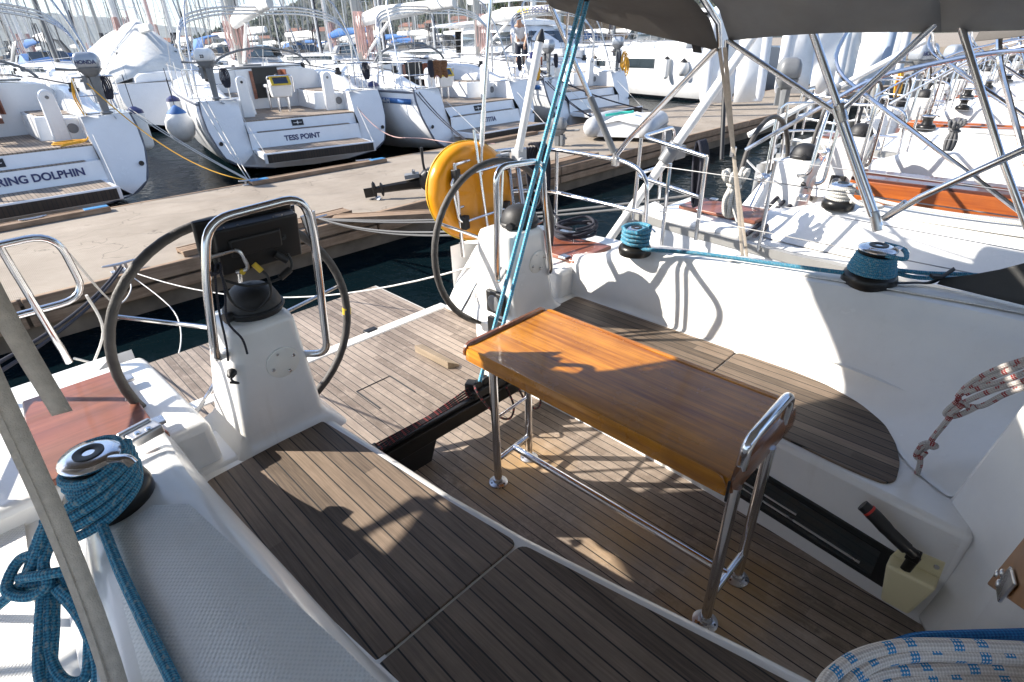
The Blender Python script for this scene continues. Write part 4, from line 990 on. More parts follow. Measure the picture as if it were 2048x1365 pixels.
# unseen awning strip added left of the frame to shade the near coaming
fb = empty('awning', (-1.0, 1.6, 1.6), 0, 'unseen grey awning strip added to shade the near cockpit from starboard', 'awning')
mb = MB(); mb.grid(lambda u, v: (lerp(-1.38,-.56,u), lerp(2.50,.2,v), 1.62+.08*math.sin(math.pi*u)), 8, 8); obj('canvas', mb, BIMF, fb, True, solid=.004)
mb = MB(); mb.tube([(-1.38,2.5,1.6),(-.56,2.5,1.6)], .013, 8); mb.tube([(-1.38,2.5,1.6),(-1.38,2.2,.5)], .013, 8); mb.tube([(-1.38,.22,1.6),(-1.38,.9,.5)], .013, 8); obj('hoop', mb, SS, fb, True)
def bundle(x, y, z, r, n, mat, label, h=.22, g=None, rr=.012):
    P = []
    for k in range(n):
        a = 6.28*k/n; dx = math.cos(a)*r
        P.append(cr([(x+dx*.3,y,z+.02),(x+dx,y+math.sin(a)*.05,z+h*.25),(x+dx*.9,y+math.sin(a)*.06,z+h*.5),(x+dx*.25,y+.02*math.sin(a),z+h*.02),(x+dx*.5,y+.04*math.sin(a),z-h*.5),(x+dx*.35,y+.03*math.sin(a),z-h*1.0),(x,y,z-h*1.05),(x+dx*.1,y,z-h*.3)], 5, True))
    P.append(arc((x,y,z), r*.35, 0, 360, 14, V((1,0,0)), V((0,1,.2))))
    rope('rope_bundle', P, rr, mat, label, 'rope coil', g)
bundle(3.30, 1.42, .86, .10, 9, RGRY, 'grey and white rope bundle hanging on the neighbouring stern rail', .17, 'rope bundles on the rails')
bundle(6.72, .90, .83, .12, 8, RDKG, 'dark grey rope bundle hanging over the second coaming', .17, 'rope bundles on the rails')
wraps(3.728, .945, .765, .064, 4.3, .021, .011, 'winch_rope', 'pale grey rope turns on the bare winch of the neighbouring yacht', [cr([(3.78,.95,.85),(3.80,.85,.80),(3.78,.7,.775),(3.76,.4,.77),(3.78,.0,.77)], 6), cr([(3.68,.90,.83),(3.62,.84,.80),(3.60,.76,.78),(3.66,.70,.775),(3.70,.78,.78),(3.64,.86,.785)], 6)], RGRY)
cl = [cr([(3.42+.02*k,1.75,1.07),(3.40+.022*k,1.70,.95),(3.40+.02*k,1.70,.70),(3.43+.018*k,1.74,.68),(3.45+.02*k,1.78,.95)], 5, True) for k in range(5)]
rope('rope_coil', cl, .010, RNAV, 'black rope coil hung on the neighbouring yacht rail beside the grey bundle', 'rope coil')
for i, (x, y) in enumerate(((8.2,2.75),(11.9,2.6),(12.4,2.4),(15.8,2.6),(10.2,2.5))):
    cl = [cr([(x+.03*k,y,1.05),(x-.02+.03*k,y-.05,.85),(x+.03*k,y-.04,.65),(x+.03+.03*k,y,.68),(x+.03+.03*k,y+.03,.9)], 5, True) for k in range(6)]
    rope('rope_coil', cl, .012, [RGRY,RYEL,RNAV,RGRY,RWHT][i], ['grey rope coil on the rail of the second yacht to the right','yellow rope coil on a distant rail at the right','black rope coil on the third rail to the right','grey rope coil on the fourth rail to the right','white rope coil between the second and third stern rails'][i], 'rope coil')
# dark mooring lines from the pontoon cleat to the neighbour quarter
def mline(a, b, s, r, m, l, n=1, sp=.05): rope('mooring_line', [sag(V(a)+V((0,sp*k,0)), V(b)+V((0,sp*k,.02*k)), s) for k in range(n)], r, m, l, 'mooring line', 'mooring lines')
mline((3.2,6.80,-.33), (4.05,1.9,.56), .10, .011, RDKG, 'pair of dark lines from the cleat to the neighbouring yacht quarter', 2, .09)
mline((3.2,6.80,-.33), (2.9,2.75,.42), .12, .011, RDKG, 'pair of dark lines from the cleat behind the lifebuoy to the near yacht', 2, .09)
mline((.90,6.80,-.33), (-.42,2.7,.50), .10, .011, RNAV, 'pair of navy lines from the left cleat to the near yacht quarter', 2, .07)
rope('mooring_line', [sag((2.2,2.3,.50), (.92,6.8,-.36), .30, 20)], .006, RWHT, 'thin white line from the near port quarter over the water to the left cleat', 'mooring line', 'mooring lines')
rope('mooring_line', [cr([(.20,2.66,.80),(.21,2.75,.60),(.10,2.9,.35),(.0,3.2,.0),(-.4,3.4,-.3)], 6), cr([(.20,2.64,.98),(.45,4.2,.2),(.8,6.0,-.3),(.9,6.8,-.35)], 8), cr([(.9,6.75,-.36),(1.0,5.6,-.5),(.7,4.4,-.4),(.3,3.4,.1),(.08,2.8,.5)], 8)], .0055, RWHT, 'thin white cords looping from the near starboard rail', 'mooring line', 'mooring lines')
rope('mooring_line', [sag((3.30,1.45,.80),(3.12,1.2,.50), -.02, 6)+[V((3.1,1.15,.49))]], .006, RGRY, 'short grey cord dropping from the rope bundle to the near deck', 'mooring line', 'mooring lines')
mline((3.45,1.30,.53), (4.15,1.35,.58), .01, .014, RNAV, 'short black lines lying across the neighbouring side deck', 3, .05)
# passerelle poles
for i, (a, b, l) in enumerate((((3.30,2.45,.10),(4.05,1.72,1.75),'long white gangway pole leaning across the neighbouring quarter'), ((6.9,2.9,.6),(8.0,1.6,1.55),'white leaning pole at the second neighbouring stern'))):
    p = obj('leaning_pole', MB().cyl(a, b, .033, 16), WHM, None, label=l, cat='pole')
    m_ = V(a).lerp(V(b), .50); mb = MB(); mb.tube([V(a).lerp(V(b), .46), V(a).lerp(V(b), .54)], .05, 14); mb.box(m_+V((.07,.0,.0)), (.14,.10,.09)); q = obj('pole_cradle', mb, GRY, p, world=False, bevel=.01)
    q.data.transform(Matrix.Translation(-V(p.location)))
mb = MB(); mb.tube([(4.55,2.1,.75),(4.85,2.35,1.62)], .018, 10); obj('black_pole', mb, BLK, None, label='thin black pole standing behind the leaning white gangway pole', cat='pole')
# ================================================================ SETTING
def struct(name, mb, m, **k): return obj(name, mb, m, None, kind='structure', **k)
m, nt, b = _new('harbour_water'); v = coords(nt)
b.inputs['Base Color'].default_value = (.002, .006, .008, 1); b.inputs['Roughness'].default_value = .04; b.inputs['IOR'].default_value = 1.33; b.inputs['Specular IOR Level'].default_value = .014
h = math_(nt, 'ADD', noise(nt, coords(nt, (1, .6, 1)), 1.6, 4, .5), math_(nt, 'MULTIPLY', noise(nt, v, 6, 3, .5), .25))
bump(nt, b, h, .5, .08); WATER = m
mb = MB(); mb.add([(-2000,-2000,ZW),(6500,-2000,ZW),(6500,6500,ZW),(-2000,6500,ZW)], [(0,1,2,3)]); struct('water', mb, WATER)
# concrete pontoon
m, nt, b = _new('pontoon_concrete'); v = coords(nt)
c = ramp(nt, noise(nt, v, 1.1, 8, .7), [(.3, (.215,.178,.138)), (.7, (.335,.285,.23))])
c = mixc(nt, ramp(nt, noise(nt, coords(nt, (.5, 3, 1)), 1.5, 7, .75), [(.5, (0,)*3), (.75, (.6,)*3)]), c, (.20,.155,.115))
vo = N(nt, 'ShaderNodeTexVoronoi', feature='DISTANCE_TO_EDGE'); vo.inputs['Scale'].default_value = .55; vm = N(nt, 'ShaderNodeVectorMath', operation='ADD'); nt.links.new(v, vm.inputs[0])
nv = N(nt, 'ShaderNodeTexNoise'); nv.inputs['Scale'].default_value = 2.2; nt.links.new(v, nv.inputs['Vector']); nt.links.new(nv.outputs['Color'], vm.inputs[1]); nt.links.new(vm.outputs[0], vo.inputs['Vector'])
c = mixc(nt, ramp(nt, vo.outputs['Distance'], [(.0, (.75,)*3), (.006, (0,)*3)]), c, (.10,.08,.06))
c = mixc(nt, ramp(nt, noise(nt, v, 3.3, 4, .6), [(.66, (0,)*3), (.72, (.45,)*3)]), c, (.16,.13,.10))
c = mixc(nt, ramp(nt, noise(nt, v, 60, 3, .7), [(.35, (.35,)*3), (.5, (0,)*3)]), c, (.22,.19,.16))
br = N(nt, 'ShaderNodeSeparateXYZ'); nt.links.new(v, br.inputs[0])
brush = math_(nt, 'SINE', math_(nt, 'MULTIPLY', br.outputs[0], 420))
nt.links.new(c, b.inputs['Base Color']); b.inputs['Roughness'].default_value = .85
bump(nt, b, math_(nt, 'ADD', math_(nt, 'MULTIPLY', brush, .2), noise(nt, v, 45, 6, .7)), .5, .006); CONC = m
WET = plain('wet_concrete', (.13,.105,.078), .8, 0, .45, 2.2, .5, 20)
TIM = varnish('weathered_timber', (.34,.24,.16), (.19,.12,.075), axis=0, rough=.8, coat=0)
PNY0, PNY1 = 6.80, 10.20
def pontoon(x0, x1, y0, y1, zt=-.4, n=12.):
    x = x0; k = 0
    mb = MB(); mb.box(((x0+x1)/2, (y0+y1)/2, (zt-.03-1.3)/2-.01), (x1-x0-.05, y1-y0-.10, 1.3+zt+.0)); struct('pontoon_body', mb, WET)
    mb = MB()
    while x < x1: mb.box((x+n/2-.015, (y0+y1)/2, zt-.04), (n-.03, y1-y0-.02, .08)); x += n
    return struct('pontoon_deck', mb, CONC, bevel=.012)
pontoon(-14, 70, PNY0, PNY1)
mb = MB()
for y in (PNY0-.02, PNY1+.02):
    for k in range(-3, 17):
        mb.box((k*4+2, y, -.47), (3.97, .07, .15)); mb.box((k*4+2, y+.01*(1 if y < 8 else -1), -.64), (3.97, .05, .12))
struct('timber_fendering', mb, TIM, bevel=.01)
def plank(x, y, L, rz, label, pads=(1,), w=.15, group=None):
    t = empty('gangplank', (x, y, -.4), rz, label, 'plank', group)
    mb = MB()
    for k in range(3): mb.box((0, -w/2+w*(k+.5)/3, .05), (L, w/3-.004, .035))
    mb.box((0, -w/2-.01, .04), (L, .02, .07)); mb.box((0, w/2+.01, .04), (L, .02, .07))
    obj('plank_body', mb, TIM, t, bevel=.004)
    mb = MB()
    for s in pads: mb.box((s*(L/2-.16), 0, .072), (.30, w-.01, .02))
    if pads: obj('rubber_pad', mb, BLP, t, bevel=.004)
plank(4.9, 9.98, 2.7, -.02, 'long weathered boarding plank with blue pads lying before the middle opposite yacht', (-1, 1))
plank(.5, 10.02, 1.9, .02, 'weathered boarding plank with one blue pad before the leftmost opposite yacht', (1,))
plank(2.6, 6.98, 2.2, .03, 'bare timber boarding plank on the near pontoon edge', (), .2)
plank(9.6, 9.95, 2.4, .03, 'weathered boarding plank with a blue pad before the third opposite yacht', (-1,))
plank(3.95, 6.35, 1.5, -.7, 'pale plank bridging from the pontoon to a moored stern', (), .18)
plank(7.6, 6.95, 3.4, .02, 'pale timber plank along the pontoon edge behind the neighbouring yachts', (), .2)
def cleat(x, y, rz, label):
    t = empty('mooring_cleat', (x, y, -.4), rz, label, 'cleat', 'cleats bolted along the pontoon edges')
    mb = MB(); mb.tube([(-.16,0,.085),(-.1,0,.08),(0,0,.075),(.1,0,.08),(.16,0,.085)], [.012,.018,.02,.018,.012], 8, flat=(1,.8)); mb.box((-.05,0,.035),(.03,.035,.07)); mb.box((.05,0,.035),(.03,.035,.07)); mb.box((0,0,.006),(.2,.08,.012))
    obj('cleat_horn', mb, SSD, t, bevel=.003)
CL = [(.90,6.93,'with a grey line, at the near edge left of the steering wheel'), (3.18,6.93,'holding four dark lines at the near edge by the orange lifebuoy'), (7.4,6.93,'at the near edge behind the neighbouring yacht'), (3.55,10.08,'holding grey lines between the two left opposite yachts'), (5.85,10.08,'at the far edge beneath the middle opposite platform'), (8.6,10.08,'at the far edge left of the third opposite yacht'), (.55,10.06,'at the far edge under the leftmost platform')]
for x, y, l in CL: cleat(x, y, random.uniform(-.2,.2), 'galvanised cleat ' + l)
# ---------------------------------------------------------------- outboard engines
def outboard(loc, rz, label, cowl=SILV, txt=None, tilt=0, group=None, flat=False, tcol=BLK):
    t = empty('outboard_engine', loc, rz, label, 'outboard engine', group)
    M = Matrix.Rotation(tilt, 4, 'X') if tilt else Matrix.Identity(4)
    def T_(mb): mb.T = M; return mb
    mb = T_(MB()); rings = []
    for z, k in ((.0,.86),(.03,1),(.10,1.03),(.17,.98),(.22,.8),(.245,.5)):
        rings.append([(p.x, p.y+.02, z) for p in bend([(-.13*k,-.19*k,0),(.13*k,-.19*k,0),(.13*k,.17*k,0),(-.13*k,.17*k,0)], .08*k, 5, True)])
    mb.loft(rings); obj('cowling', mb, cowl, t, smooth=60)
    mb = T_(MB()); mb.loft([[(p.x, p.y+.02, z) for p in bend([(-.12*k,-.18*k,0),(.12*k,-.18*k,0),(.12*k,.16*k,0),(-.12*k,.16*k,0)], .07*k, 4, True)] for z, k in ((-.13,.45),(-.10,.62),(-.03,.98),(.0,1.03))])
    mb.tube([(0,.10,-.02),(0,.28,-.02),(0,.50,.0)], [.02,.018,.024], 8); obj('lower_cowl', mb, GRY if not flat else BLK, t, smooth=60)
    mb = T_(MB()); mb.loft([[(.04*k,-.06*k+.0,z),(.0,-.09*k,z),(-.04*k,-.06*k,z),(-.045*k,.04*k,z),(0,.07*k,z),(.045*k,.04*k,z)] for z, k in ((-.12,1.1),(-.3,.9),(-.55,.8),(-.68,.75),(-.70,1.3),(-.72,1.3),(-.735,.7),(-.80,.6))])
    mb.lathe([(0,-.11),(.02,-.10),(.032,-.04),(.034,.04),(.025,.10),(0,.13)], (0,-.0,-.82), 12, (0,1,0)); mb.prism([(-.008,-.1),(.008,-.1),(.008,.04),(-.008,.04)], -.98, -.82)
    obj('leg', mb, GRY if not flat else BLKM, t, smooth=50)
    mb = T_(MB())
    for k in range(3):
        a = 2*math.pi*k/3+.4; c = V((math.cos(a)*.055, -.125, -.82+math.sin(a)*.055)); Mr = Matrix.Rotation(-a+math.pi/2, 3, 'Y') @ Matrix.Rotation(.5, 3, 'Z')
        mb.ell(c, (.034,.006,.055), 10, 6, M=Mr)
    mb.lathe([(0,-.03),(.014,-.02),(.02,.02),(0,.03)], (0,-.13,-.82), 10, (0,1,0)); obj('propeller', mb, SILV, t)
    mb = T_(MB()); mb.box((0,.12,-.22),(.17,.06,.22)); mb.box((.0,.17,-.18),(.12,.04,.03)); mb.tube([(-.05,.2,-.2),(-.05,.11,-.2)], .012, 8); mb.tube([(.05,.2,-.2),(.05,.11,-.2)], .012, 8); obj('clamp', mb, GRY, t, bevel=.004)
    if txt:
        for s in (1, -1): text(txt, .082, frame((s*.139,.01,.09), (0,s,0), (0,0,1)), tcol, t)
    return t
# ---------------------------------------------------------------- fenders
def fender(loc, r, kind, label, top=BLUE, h=.6):
    t = empty('fender', loc, 0, label, 'fender', 'fenders hanging along the hulls')
    mb = MB()
    if kind == 'ball': mb.lathe([(0,-r*1.15),(r*.5,-r*1.02),(r*.86,-r*.6),(r,-.05*r),(r*.93,r*.45),(r*.62,r*.95),(r*.3,r*1.25)], (0,0,0), 20)
    else: mb.lathe([(0,-h/2),(r*.6,-h/2+.02),(r*.95,-h/2+.08),(r,-h/2+.12),(r,h/2-.12),(r*.95,h/2-.08),(r*.55,h/2)], (0,0,0), 18)
    obj('fender_body', mb, FEN, t, smooth=60)
    mb = MB(); z = r*.9 if kind == 'ball' else h/2-.09
    mb.lathe([(r*.66,z),(r*.60,z+.04),(r*.3,z+.12),(.02,z+.17),(0,z+.17)] if kind == 'ball' else [(r*1.01,z),(r*.9,z+.06),(r*.3,z+.12),(0,z+.13)], (0,0,0), 18); obj('fender_cap', mb, top, t)
    mb = MB(); mb.tube([(0,0,z+.12),(0,.02,z+.7)], .008, 6); obj('fender_line', mb, RNAV, t)
    return t
# ---------------------------------------------------------------- inflatable dinghy (local: bow +Y, bottom z=0)
def dinghy(loc, M, label, floor=WHP, tubes_=LGR, L=2.6, w=.62, r=.20, group=None):
    t = empty('inflatable_dinghy', loc, 0, label, 'dinghy', group)
    t.rotation_euler = M.to_euler()
    path = cr([(-w,-L/2,r),(-w,-L*.1,r),(-w*.95,L*.22,r+.03),(-w*.55,L*.42,r+.12),(0,L*.5,r+.17),(w*.55,L*.42,r+.12),(w*.95,L*.22,r+.03),(w,-L*.1,r),(w,-L/2,r)], 6)
    n = len(path); rr = [r*(.45 if i in (0,n-1) else .85 if i in (1,n-2) else 1) for i in range(n)]
    mb = MB(); mb.tube(path, rr, 16); obj('buoyancy_tube', mb, tubes_, t, smooth=60)
    mb = MB(); mb.loft([[(x, y, z) for x in (-w*.9*k,)] + [(-w*.5*k,y,z-.03),(0,y,z-.10),(w*.5*k,y,z-.03),(w*.9*k,y,z)] for y, z, k in ((-L*.46,.14,1),(0,.14,1),(L*.25,.18,.8),(L*.42,.28,.3))], closed=False, caps=False); obj('hull_floor', mb, floor, t, solid=.02)
    mb = MB(); mb.box((0,-L*.44,.24),(w*1.6,.04,.34)); obj('transom', mb, floor, t, bevel=.01)
    mb = MB(); mb.tube([V(p)+V((.0,0,.0))+V((math.copysign(r*.96, p[0]) if abs(p[0]) > .2 else 0, r*.96 if abs(p[0]) <= .2 else 0, .02)) for p in path[2:-2]], .022, 6); obj('rubbing_strake', mb, GRY, t)
    return t
# ---------------------------------------------------------------- opposite yachts, sterns to the pontoon (local: bow +Y, z world)
def hull_rings(L, HB, stern_shear=.42):
    st = [(0,.965,.72),(.6,.99,.72),(2,1,.73),(4,1,.76),(6,.96,.80),(8,.84,.85),(10,.60,.92),(11.5,.33,.98),(12.6,.06,1.04)]
    rings = []
    for y, k, zt in st:
        w = HB*k; f = min(1, y/2.5); yy = y*L/12.6
        half = [(w*.985, zt), (w, zt-.25), (w*.99, .15), (w*.95, -.15), (w*.90, lerp(-.40,-.5,f)), (w*.76, lerp(-.60,-.85,f)), (w*.42, lerp(-.72,-1.05,f)), (0, lerp(-.75,-1.12,f))]
        sh = lambda z: (stern_shear*max(0, min(1, (z+.35)/1.07)) - .05) if y == 0 else 0
        rings.append([(a, yy+sh(z_), z_) for a, z_ in half] + [(-a, yy+sh(z_), z_) for a, z_ in half[-2::-1]])
    return rings
def stern_yacht(x, y, rz, label, name=None, L=12.8, HB=2.1, mast_y=5.6, side_txt=None, arch=True, yellow=True, pedw=True, boomc=SAILC, detail=2, arch_y=1.9, covers=None):
    t = empty('moored_yacht', (x, y, ZW), rz, label, 'sailboat', 'yachts moored stern-to across the pontoon')
    o_ = -ZW
    def O(nm, mb, m, par=None, **k):
        mb.v = [p + V((0,0,o_)) for p in mb.v]; return obj(nm, mb, m, par or t, **k)
    rings = hull_rings(L, HB)
    mb = MB(); mb.loft(rings, closed=False, caps=False)
    r0 = rings[0]; XI = 1.26
    for s in (0, 1):
        outer = r0[:6] if s == 0 else r0[-6:][::-1]
        sg = 1 if s == 0 else -1
        inner = [(sg*min(XI, abs(a)), b_, c_) for a, b_, c_ in outer]
        mb.loft([outer, inner], closed=False, caps=False)
        # inner wall of the wing
        top = inner[0]; mb.add([(sg*XI, -.05, -.35), (sg*XI, .37, .72), (sg*1.34, 1.6, .72), (sg*1.34, 1.6, .28), (sg*XI, .2, .28), (sg*XI, 0, .06), (sg*XI,-.03,-.28)], [(0,1,2,3,4,5,6)])
    mb.add([r0[5], r0[6], r0[7], r0[8], r0[9], (-XI,-.05,-.35), (XI,-.05,-.35)], [(0,1,2,3,4,5,6)])
    O('hull', mb, GELH, smooth=50)
    mb = MB(); a = [(p[0]*1.004, p[1], p[2]-.06) for p in (r[0] for r in rings)]
    mb.tube([V(p) for p in a], .03, 6, flat=(.6,1)); mb.tube([V((-p[0],p[1],p[2])) for p in a], .03, 6, flat=(.6,1))
    for sg in (0, 1):
        e = (r0[:7] if sg == 0 else r0[-7:]); mb.tube(cr([V((p[0]*1.006,p[1]+.03,p[2])) for p in e], 4), .022, 6)
    O('rub_rail', mb, plain('rail_grey', (.10,.11,.14), .5) if 'rail_grey' not in MATS else MATS['rail_grey'])
    # centre of the transom: name panel, step, logo panel, sole
    mb = MB(); mb.add([(-XI,-.05,-.30),(XI,-.05,-.30),(XI,.02,.04),(-XI,.02,.04),(-XI,.16,.045),(XI,.16,.045),(XI,.24,.275),(-XI,.24,.275)], [(0,1,2,3),(4,5,6,7),(3,2,5,4)]); mb.box((0,-.07,-.32),(2.5,.10,.08)); O('transom', mb, GELH, smooth=20)
    mb = MB(); mb.box((0,.095,.052),(2.1,.12,.012)); mb.box((0,-.09,-.272),(2.3,.06,.012)); O('step_tread', mb, TKB)
    mb = MB(); mb.prism([(-XI,.235),(XI,.235),(1.34,1.6),(.72,1.6),(.72,3.0),(-.72,3.0),(-.72,1.6),(-1.34,1.6)], .24, .29, 0); O('cockpit_sole', mb, TKB)
    if name:
        text(name, .155 if len(name) < 12 else .17, frame((-.12 if len(name) > 8 else .06,-.022,-.125) if len(name) < 14 else (.30,-.022,-.105), (1,0,0), (0,.2,1)), NAVY, t).location = (0,0,o_)
    mb = MB(); mb.box((-.12,.195,.165),(.26,.02,.13), M=Matrix.Rotation(-.33,3,'X')); lg = O('badge', mb, BLK)
    mb = MB(); mb.box((-.12,.183,.165),(.19,.006,.010), M=Matrix.Rotation(-.33,3,'X')); mb.prism([(-.15,0),(-.12,.012),(-.09,0),(-.12,-.012)], 0, .004)
    mb.v[8:] = [V((p.x, .182+p.z*1+ (p.y)*.0, .165+p.y*2.2)) for p in mb.v[8:]]; mb.box((-.12,.182,.165),(.014,.006,.075), M=Matrix.Rotation(-.33,3,'X')); O('badge_mark', mb, WHP, lg)
    # platform
    mb = MB(); mb.box((0,-.55,-.335),(2.46,.92,.13)); mb.box((0,-1.0,-.36),(2.46,.04,.22)); pf = O('swim_platform', mb, GELH, bevel=.03)
    mb = MB(); mb.box((0,-.55,-.268),(2.30,.80,.012)); O('platform_teak', mb, TKB, pf)
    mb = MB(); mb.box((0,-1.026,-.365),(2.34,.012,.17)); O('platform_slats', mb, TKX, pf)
    mb = MB()
    for s in (1,-1): mb.tube([(s*1.3,.1,.45),(s*1.19,-.98,-.26)], .006, 6)
    O('platform_line', mb, RWHT)
    mb = MB()
    for s in (1,-1): mb.lathe([(0,0),(.045,0),(.04,.01),(.02,.012),(0,.004)], (s*1.85,-.01,-.1), 14, (0,-1,-.0))
    O('exhaust', mb, BLK)
    # deck ring, coamings, seats
    for s in (1,-1):
        mb = MB()
        mb.loft([[(s*XI, yy+ (.0), .725),(s*(HB*k-.02), yy, .725)] for yy, k in ((.37,.985),(.6,.99),(1.2,1.0),(1.6,1))], closed=False, caps=False)
        dk = [(1.4,1.42,1.0),(2,1.44,1),(3,1.46,1.0),(4,1.3,1.0),(6,1.1,.96),(8,.8,.84),(10,.3,.6),(11.5,.0,.33),(12.6,0,.05)]
        mb.loft([[(s*(a-.1), yy*L/12.6, .74+max(0,yy-3)*.028),(s*(HB*k-.02), yy*L/12.6, .735+max(0,yy-3)*.028)] for yy, a, k in dk], closed=False, caps=False)
        O('deck', mb, GELH)
        mb = MB(); prof = lambda yy, h: [(s*1.34,yy,.28),(s*1.34,yy,.72),(s*1.40,yy,.74+.3*h),(s*1.45,yy,.74+.36*h),(s*1.62,yy,.74+.36*h),(s*1.70,yy,.74+.3*h),(s*1.76,yy,.73)]
        mb.loft([prof(.62,.0), prof(1.0,.10), prof(1.35,.45), prof(1.7,.85), prof(2.2,1.05), prof(3.0,1.15), prof(3.6,1.1)], closed=False, caps=False); O('coaming', mb, GELH, smooth=50)
        mb = MB(); mb.hexa([(s*.70,1.5,.27),(s*.70,3.0,.27),(s*1.36,3.0,.27),(s*1.36,1.2,.27)], [(s*.74,1.55,.70),(s*.72,3.0,.70),(s*1.36,3.0,.70),(s*1.36,1.25,.70)]); O('seat', mb, GELH, bevel=.03)
        mb = MB(); mb.prism([(s*.80,1.62),(s*.78,2.96),(s*1.32,2.96),(s*1.32,1.32)], .702, .716); O('seat_teak', mb, TKB)
        # winch
        mb = MB(); mb.lathe([(0,0),(.085,0),(.085,.05),(.06,.06),(.055,.13),(.07,.15),(0,.155)], (s*1.53,1.75,1.06), 16); O('winch', mb, BLK)
        # pedestal with round top
        mb = MB(); px = s*.98; out = [(px-.13,.28),(px-.115,1.04)] + [(px+.115*math.cos(a), 1.04+.115*math.sin(a)) for a in [math.pi*(1-k/8) for k in range(1,8)]] + [(px+.115,1.04),(px+.13,.28)]
        mb.loft([[(a, .95, c_) for a, c_ in out], [(a, 1.12, c_) for a, c_ in out]]); mb.box((px+s*.22,1.08,.47),(.34,.2,.40)); pd = O('pedestal', mb, GELH, bevel=.025)
        mb = MB(); mb.lathe([(0,0),(.03,0),(.024,.012),(0,.012)], (px,.948,1.03), 14, (0,-1,0)); mb.lathe([(.05,0),(.085,0),(.08,.006),(.05,.006)], (px+s*.2,.975,.50), 18, (0,-1,0)) if s > 0 else None
        O('pedestal_hub', mb, BLK if s < 0 else GRY, pd)
    # cabin and companionway
    mb = MB(); cs = lambda yy, w, h: [(-w*1.0,yy,.70),(-w*.99,yy,h-.16),(-w*.90,yy,h-.03),(-w*.5,yy,h+.03),(0,yy,h+.045),(w*.5,yy,h+.03),(w*.90,yy,h-.03),(w*.99,yy,h-.16),(w,yy,.70)]
    mb.loft([cs(3.02,1.42,1.20), cs(4,1.38,1.22), cs(5.5,1.2,1.2), cs(7.2,.95,1.12), cs(8.6,.6,.98), cs(9.3,.35,.90)]); cb = O('cabin', mb, GELH, smooth=45)
    mb = MB(); mb.box((0,3.01,.75),(1.44,.05,.92)); O('cabin_bulkhead', mb, GELH, cb)
    mb = MB(); mb.box((.0,2.975,.90),(.62,.03,.72)); O('companionway', mb, BLK, cb)  # black panel standing in for the unlit cabin inside
    mb = MB(); mb.box((.36,2.95,.86),(.10,.03,.66)); mb.box((-.36,2.95,.86),(.08,.03,.66)); mb.box((.43,2.86,.95),(.03,.22,.5), .4); O('companionway_door', mb, MAH, cb)
    mb = MB()
    for s in (1,-1): mb.loft([[(s*w,yy,.99-(.02*yy-.06)),(s*w,yy,.86-(.02*yy-.06)+.02)] for yy, w in ((3.6,1.405),(4.4,1.372),(5.6,1.205),(6.8,1.03))], closed=False, caps=False)
    O('cabin_window', mb, GLS, cb, solid=.012)
    mb = MB(); mb.box((0,4.6,1.29),(.5,.5,.05)); mb.box((0,7.2,1.19),(.45,.45,.05)); O('deck_hatch', mb, GRY, cb, bevel=.02)
    # cockpit table with instrument pod
    mb = MB(); mb.hexa([(-.22,1.55,.62),(.22,1.55,.62),(.22,1.85,.62),(-.22,1.85,.62)], [(-.27,1.50,.90),(.27,1.50,.90),(.27,1.80,1.02),(-.27,1.80,1.02)]); mb.box((0,2.3,.84),(.34,.95,.08)); tb = O('cockpit_table', mb, WHP, bevel=.03)
    mb = MB()
    for a in (-.12,.12): mb.tube([(a,1.66,.28),(a,1.66,.66)], .035, 12); mb.tube([(a,2.6,.28),(a,2.6,.82)], .025, 10)
    mb.tube(bend([(-.3,1.62,.72),(-.3,1.55,1.10),(.3,1.55,1.10),(.3,1.62,.72)], .08), .014, 8); O('table_leg', mb, SS, tb)
    if yellow:
        Mz = Matrix.Rotation(R(52), 3, 'X')
        mb = MB(); mb.box((0,1.545,1.0),(.46,.26,.02), M=Mz); O('screen_surround', mb, YELP, tb)
        mb = MB(); mb.box((0,1.538,.99),(.34,.17,.03), M=Mz); O('plotter_screen', mb, SCR, tb)
    mb = MB(); mb.ell((0,1.78,1.06),(.08,.08,.08)); O('table_compass', mb, RUB, tb)
    # rails
    for s in (1,-1):
        mb = MB()
        mb.tube(bend([(s*1.36,.50,1.32),(s*1.98,.52,1.32),(s*2.05,1.7,1.32),(s*2.05,1.75,.74)], .1), .0135, 8); mb.tube(bend([(s*1.36,.50,1.03),(s*1.98,.52,1.03),(s*2.05,1.7,1.03)], .1), .011, 8)
        for q in ((1.36,.50),(1.68,.51),(1.98,.54),(2.03,1.1)): mb.tube([(s*q[0],q[1],.72),(s*q[0],q[1],1.32)], .0125, 8)
        O('pushpit', mb, SS)
        mb = MB()
        for q in (3.2,5.2,7.2,9.2): mb.tube([(s*interp([(0,2.03),(5,2.03),(8,1.75),(10,1.3)],q),q,.76),(s*interp([(0,2.03),(5,2.03),(8,1.75),(10,1.3)],q),q,1.40)], .0115, 6)
        O('stanchion', mb, SS)
        mb = MB()
        for dz in (0,-.28): mb.tube([(s*2.05,1.75,1.32+dz),(s*2.03,5.2,1.38+dz),(s*1.75,8,1.40+dz),(s*1.3,10,1.42+dz),(0.15*s,L+.1,1.62+dz)], .0045, 4)
        O('lifeline', mb, WIRE)
    # mast, boom, rig
    mb = MB(); mb.tube([(0,mast_y,1.15),(0,mast_y,16)], .095, 12, flat=(1,1.4)); O('mast', mb, ALU)
    mb = MB(); mb.tube([(0,mast_y-.1,2.35),(0,mast_y-1.2,2.48),(0,mast_y-4.6,2.58)], [.13,.17,.09], 12, flat=(.9,1.25)); O('boom', mb, boomc)
    mb = MB(); mb.tube([(0,mast_y-.15,1.35),(0,mast_y-1.7,2.30)], .045, 10); O('boom_vang', mb, ALW)
    mb = MB()
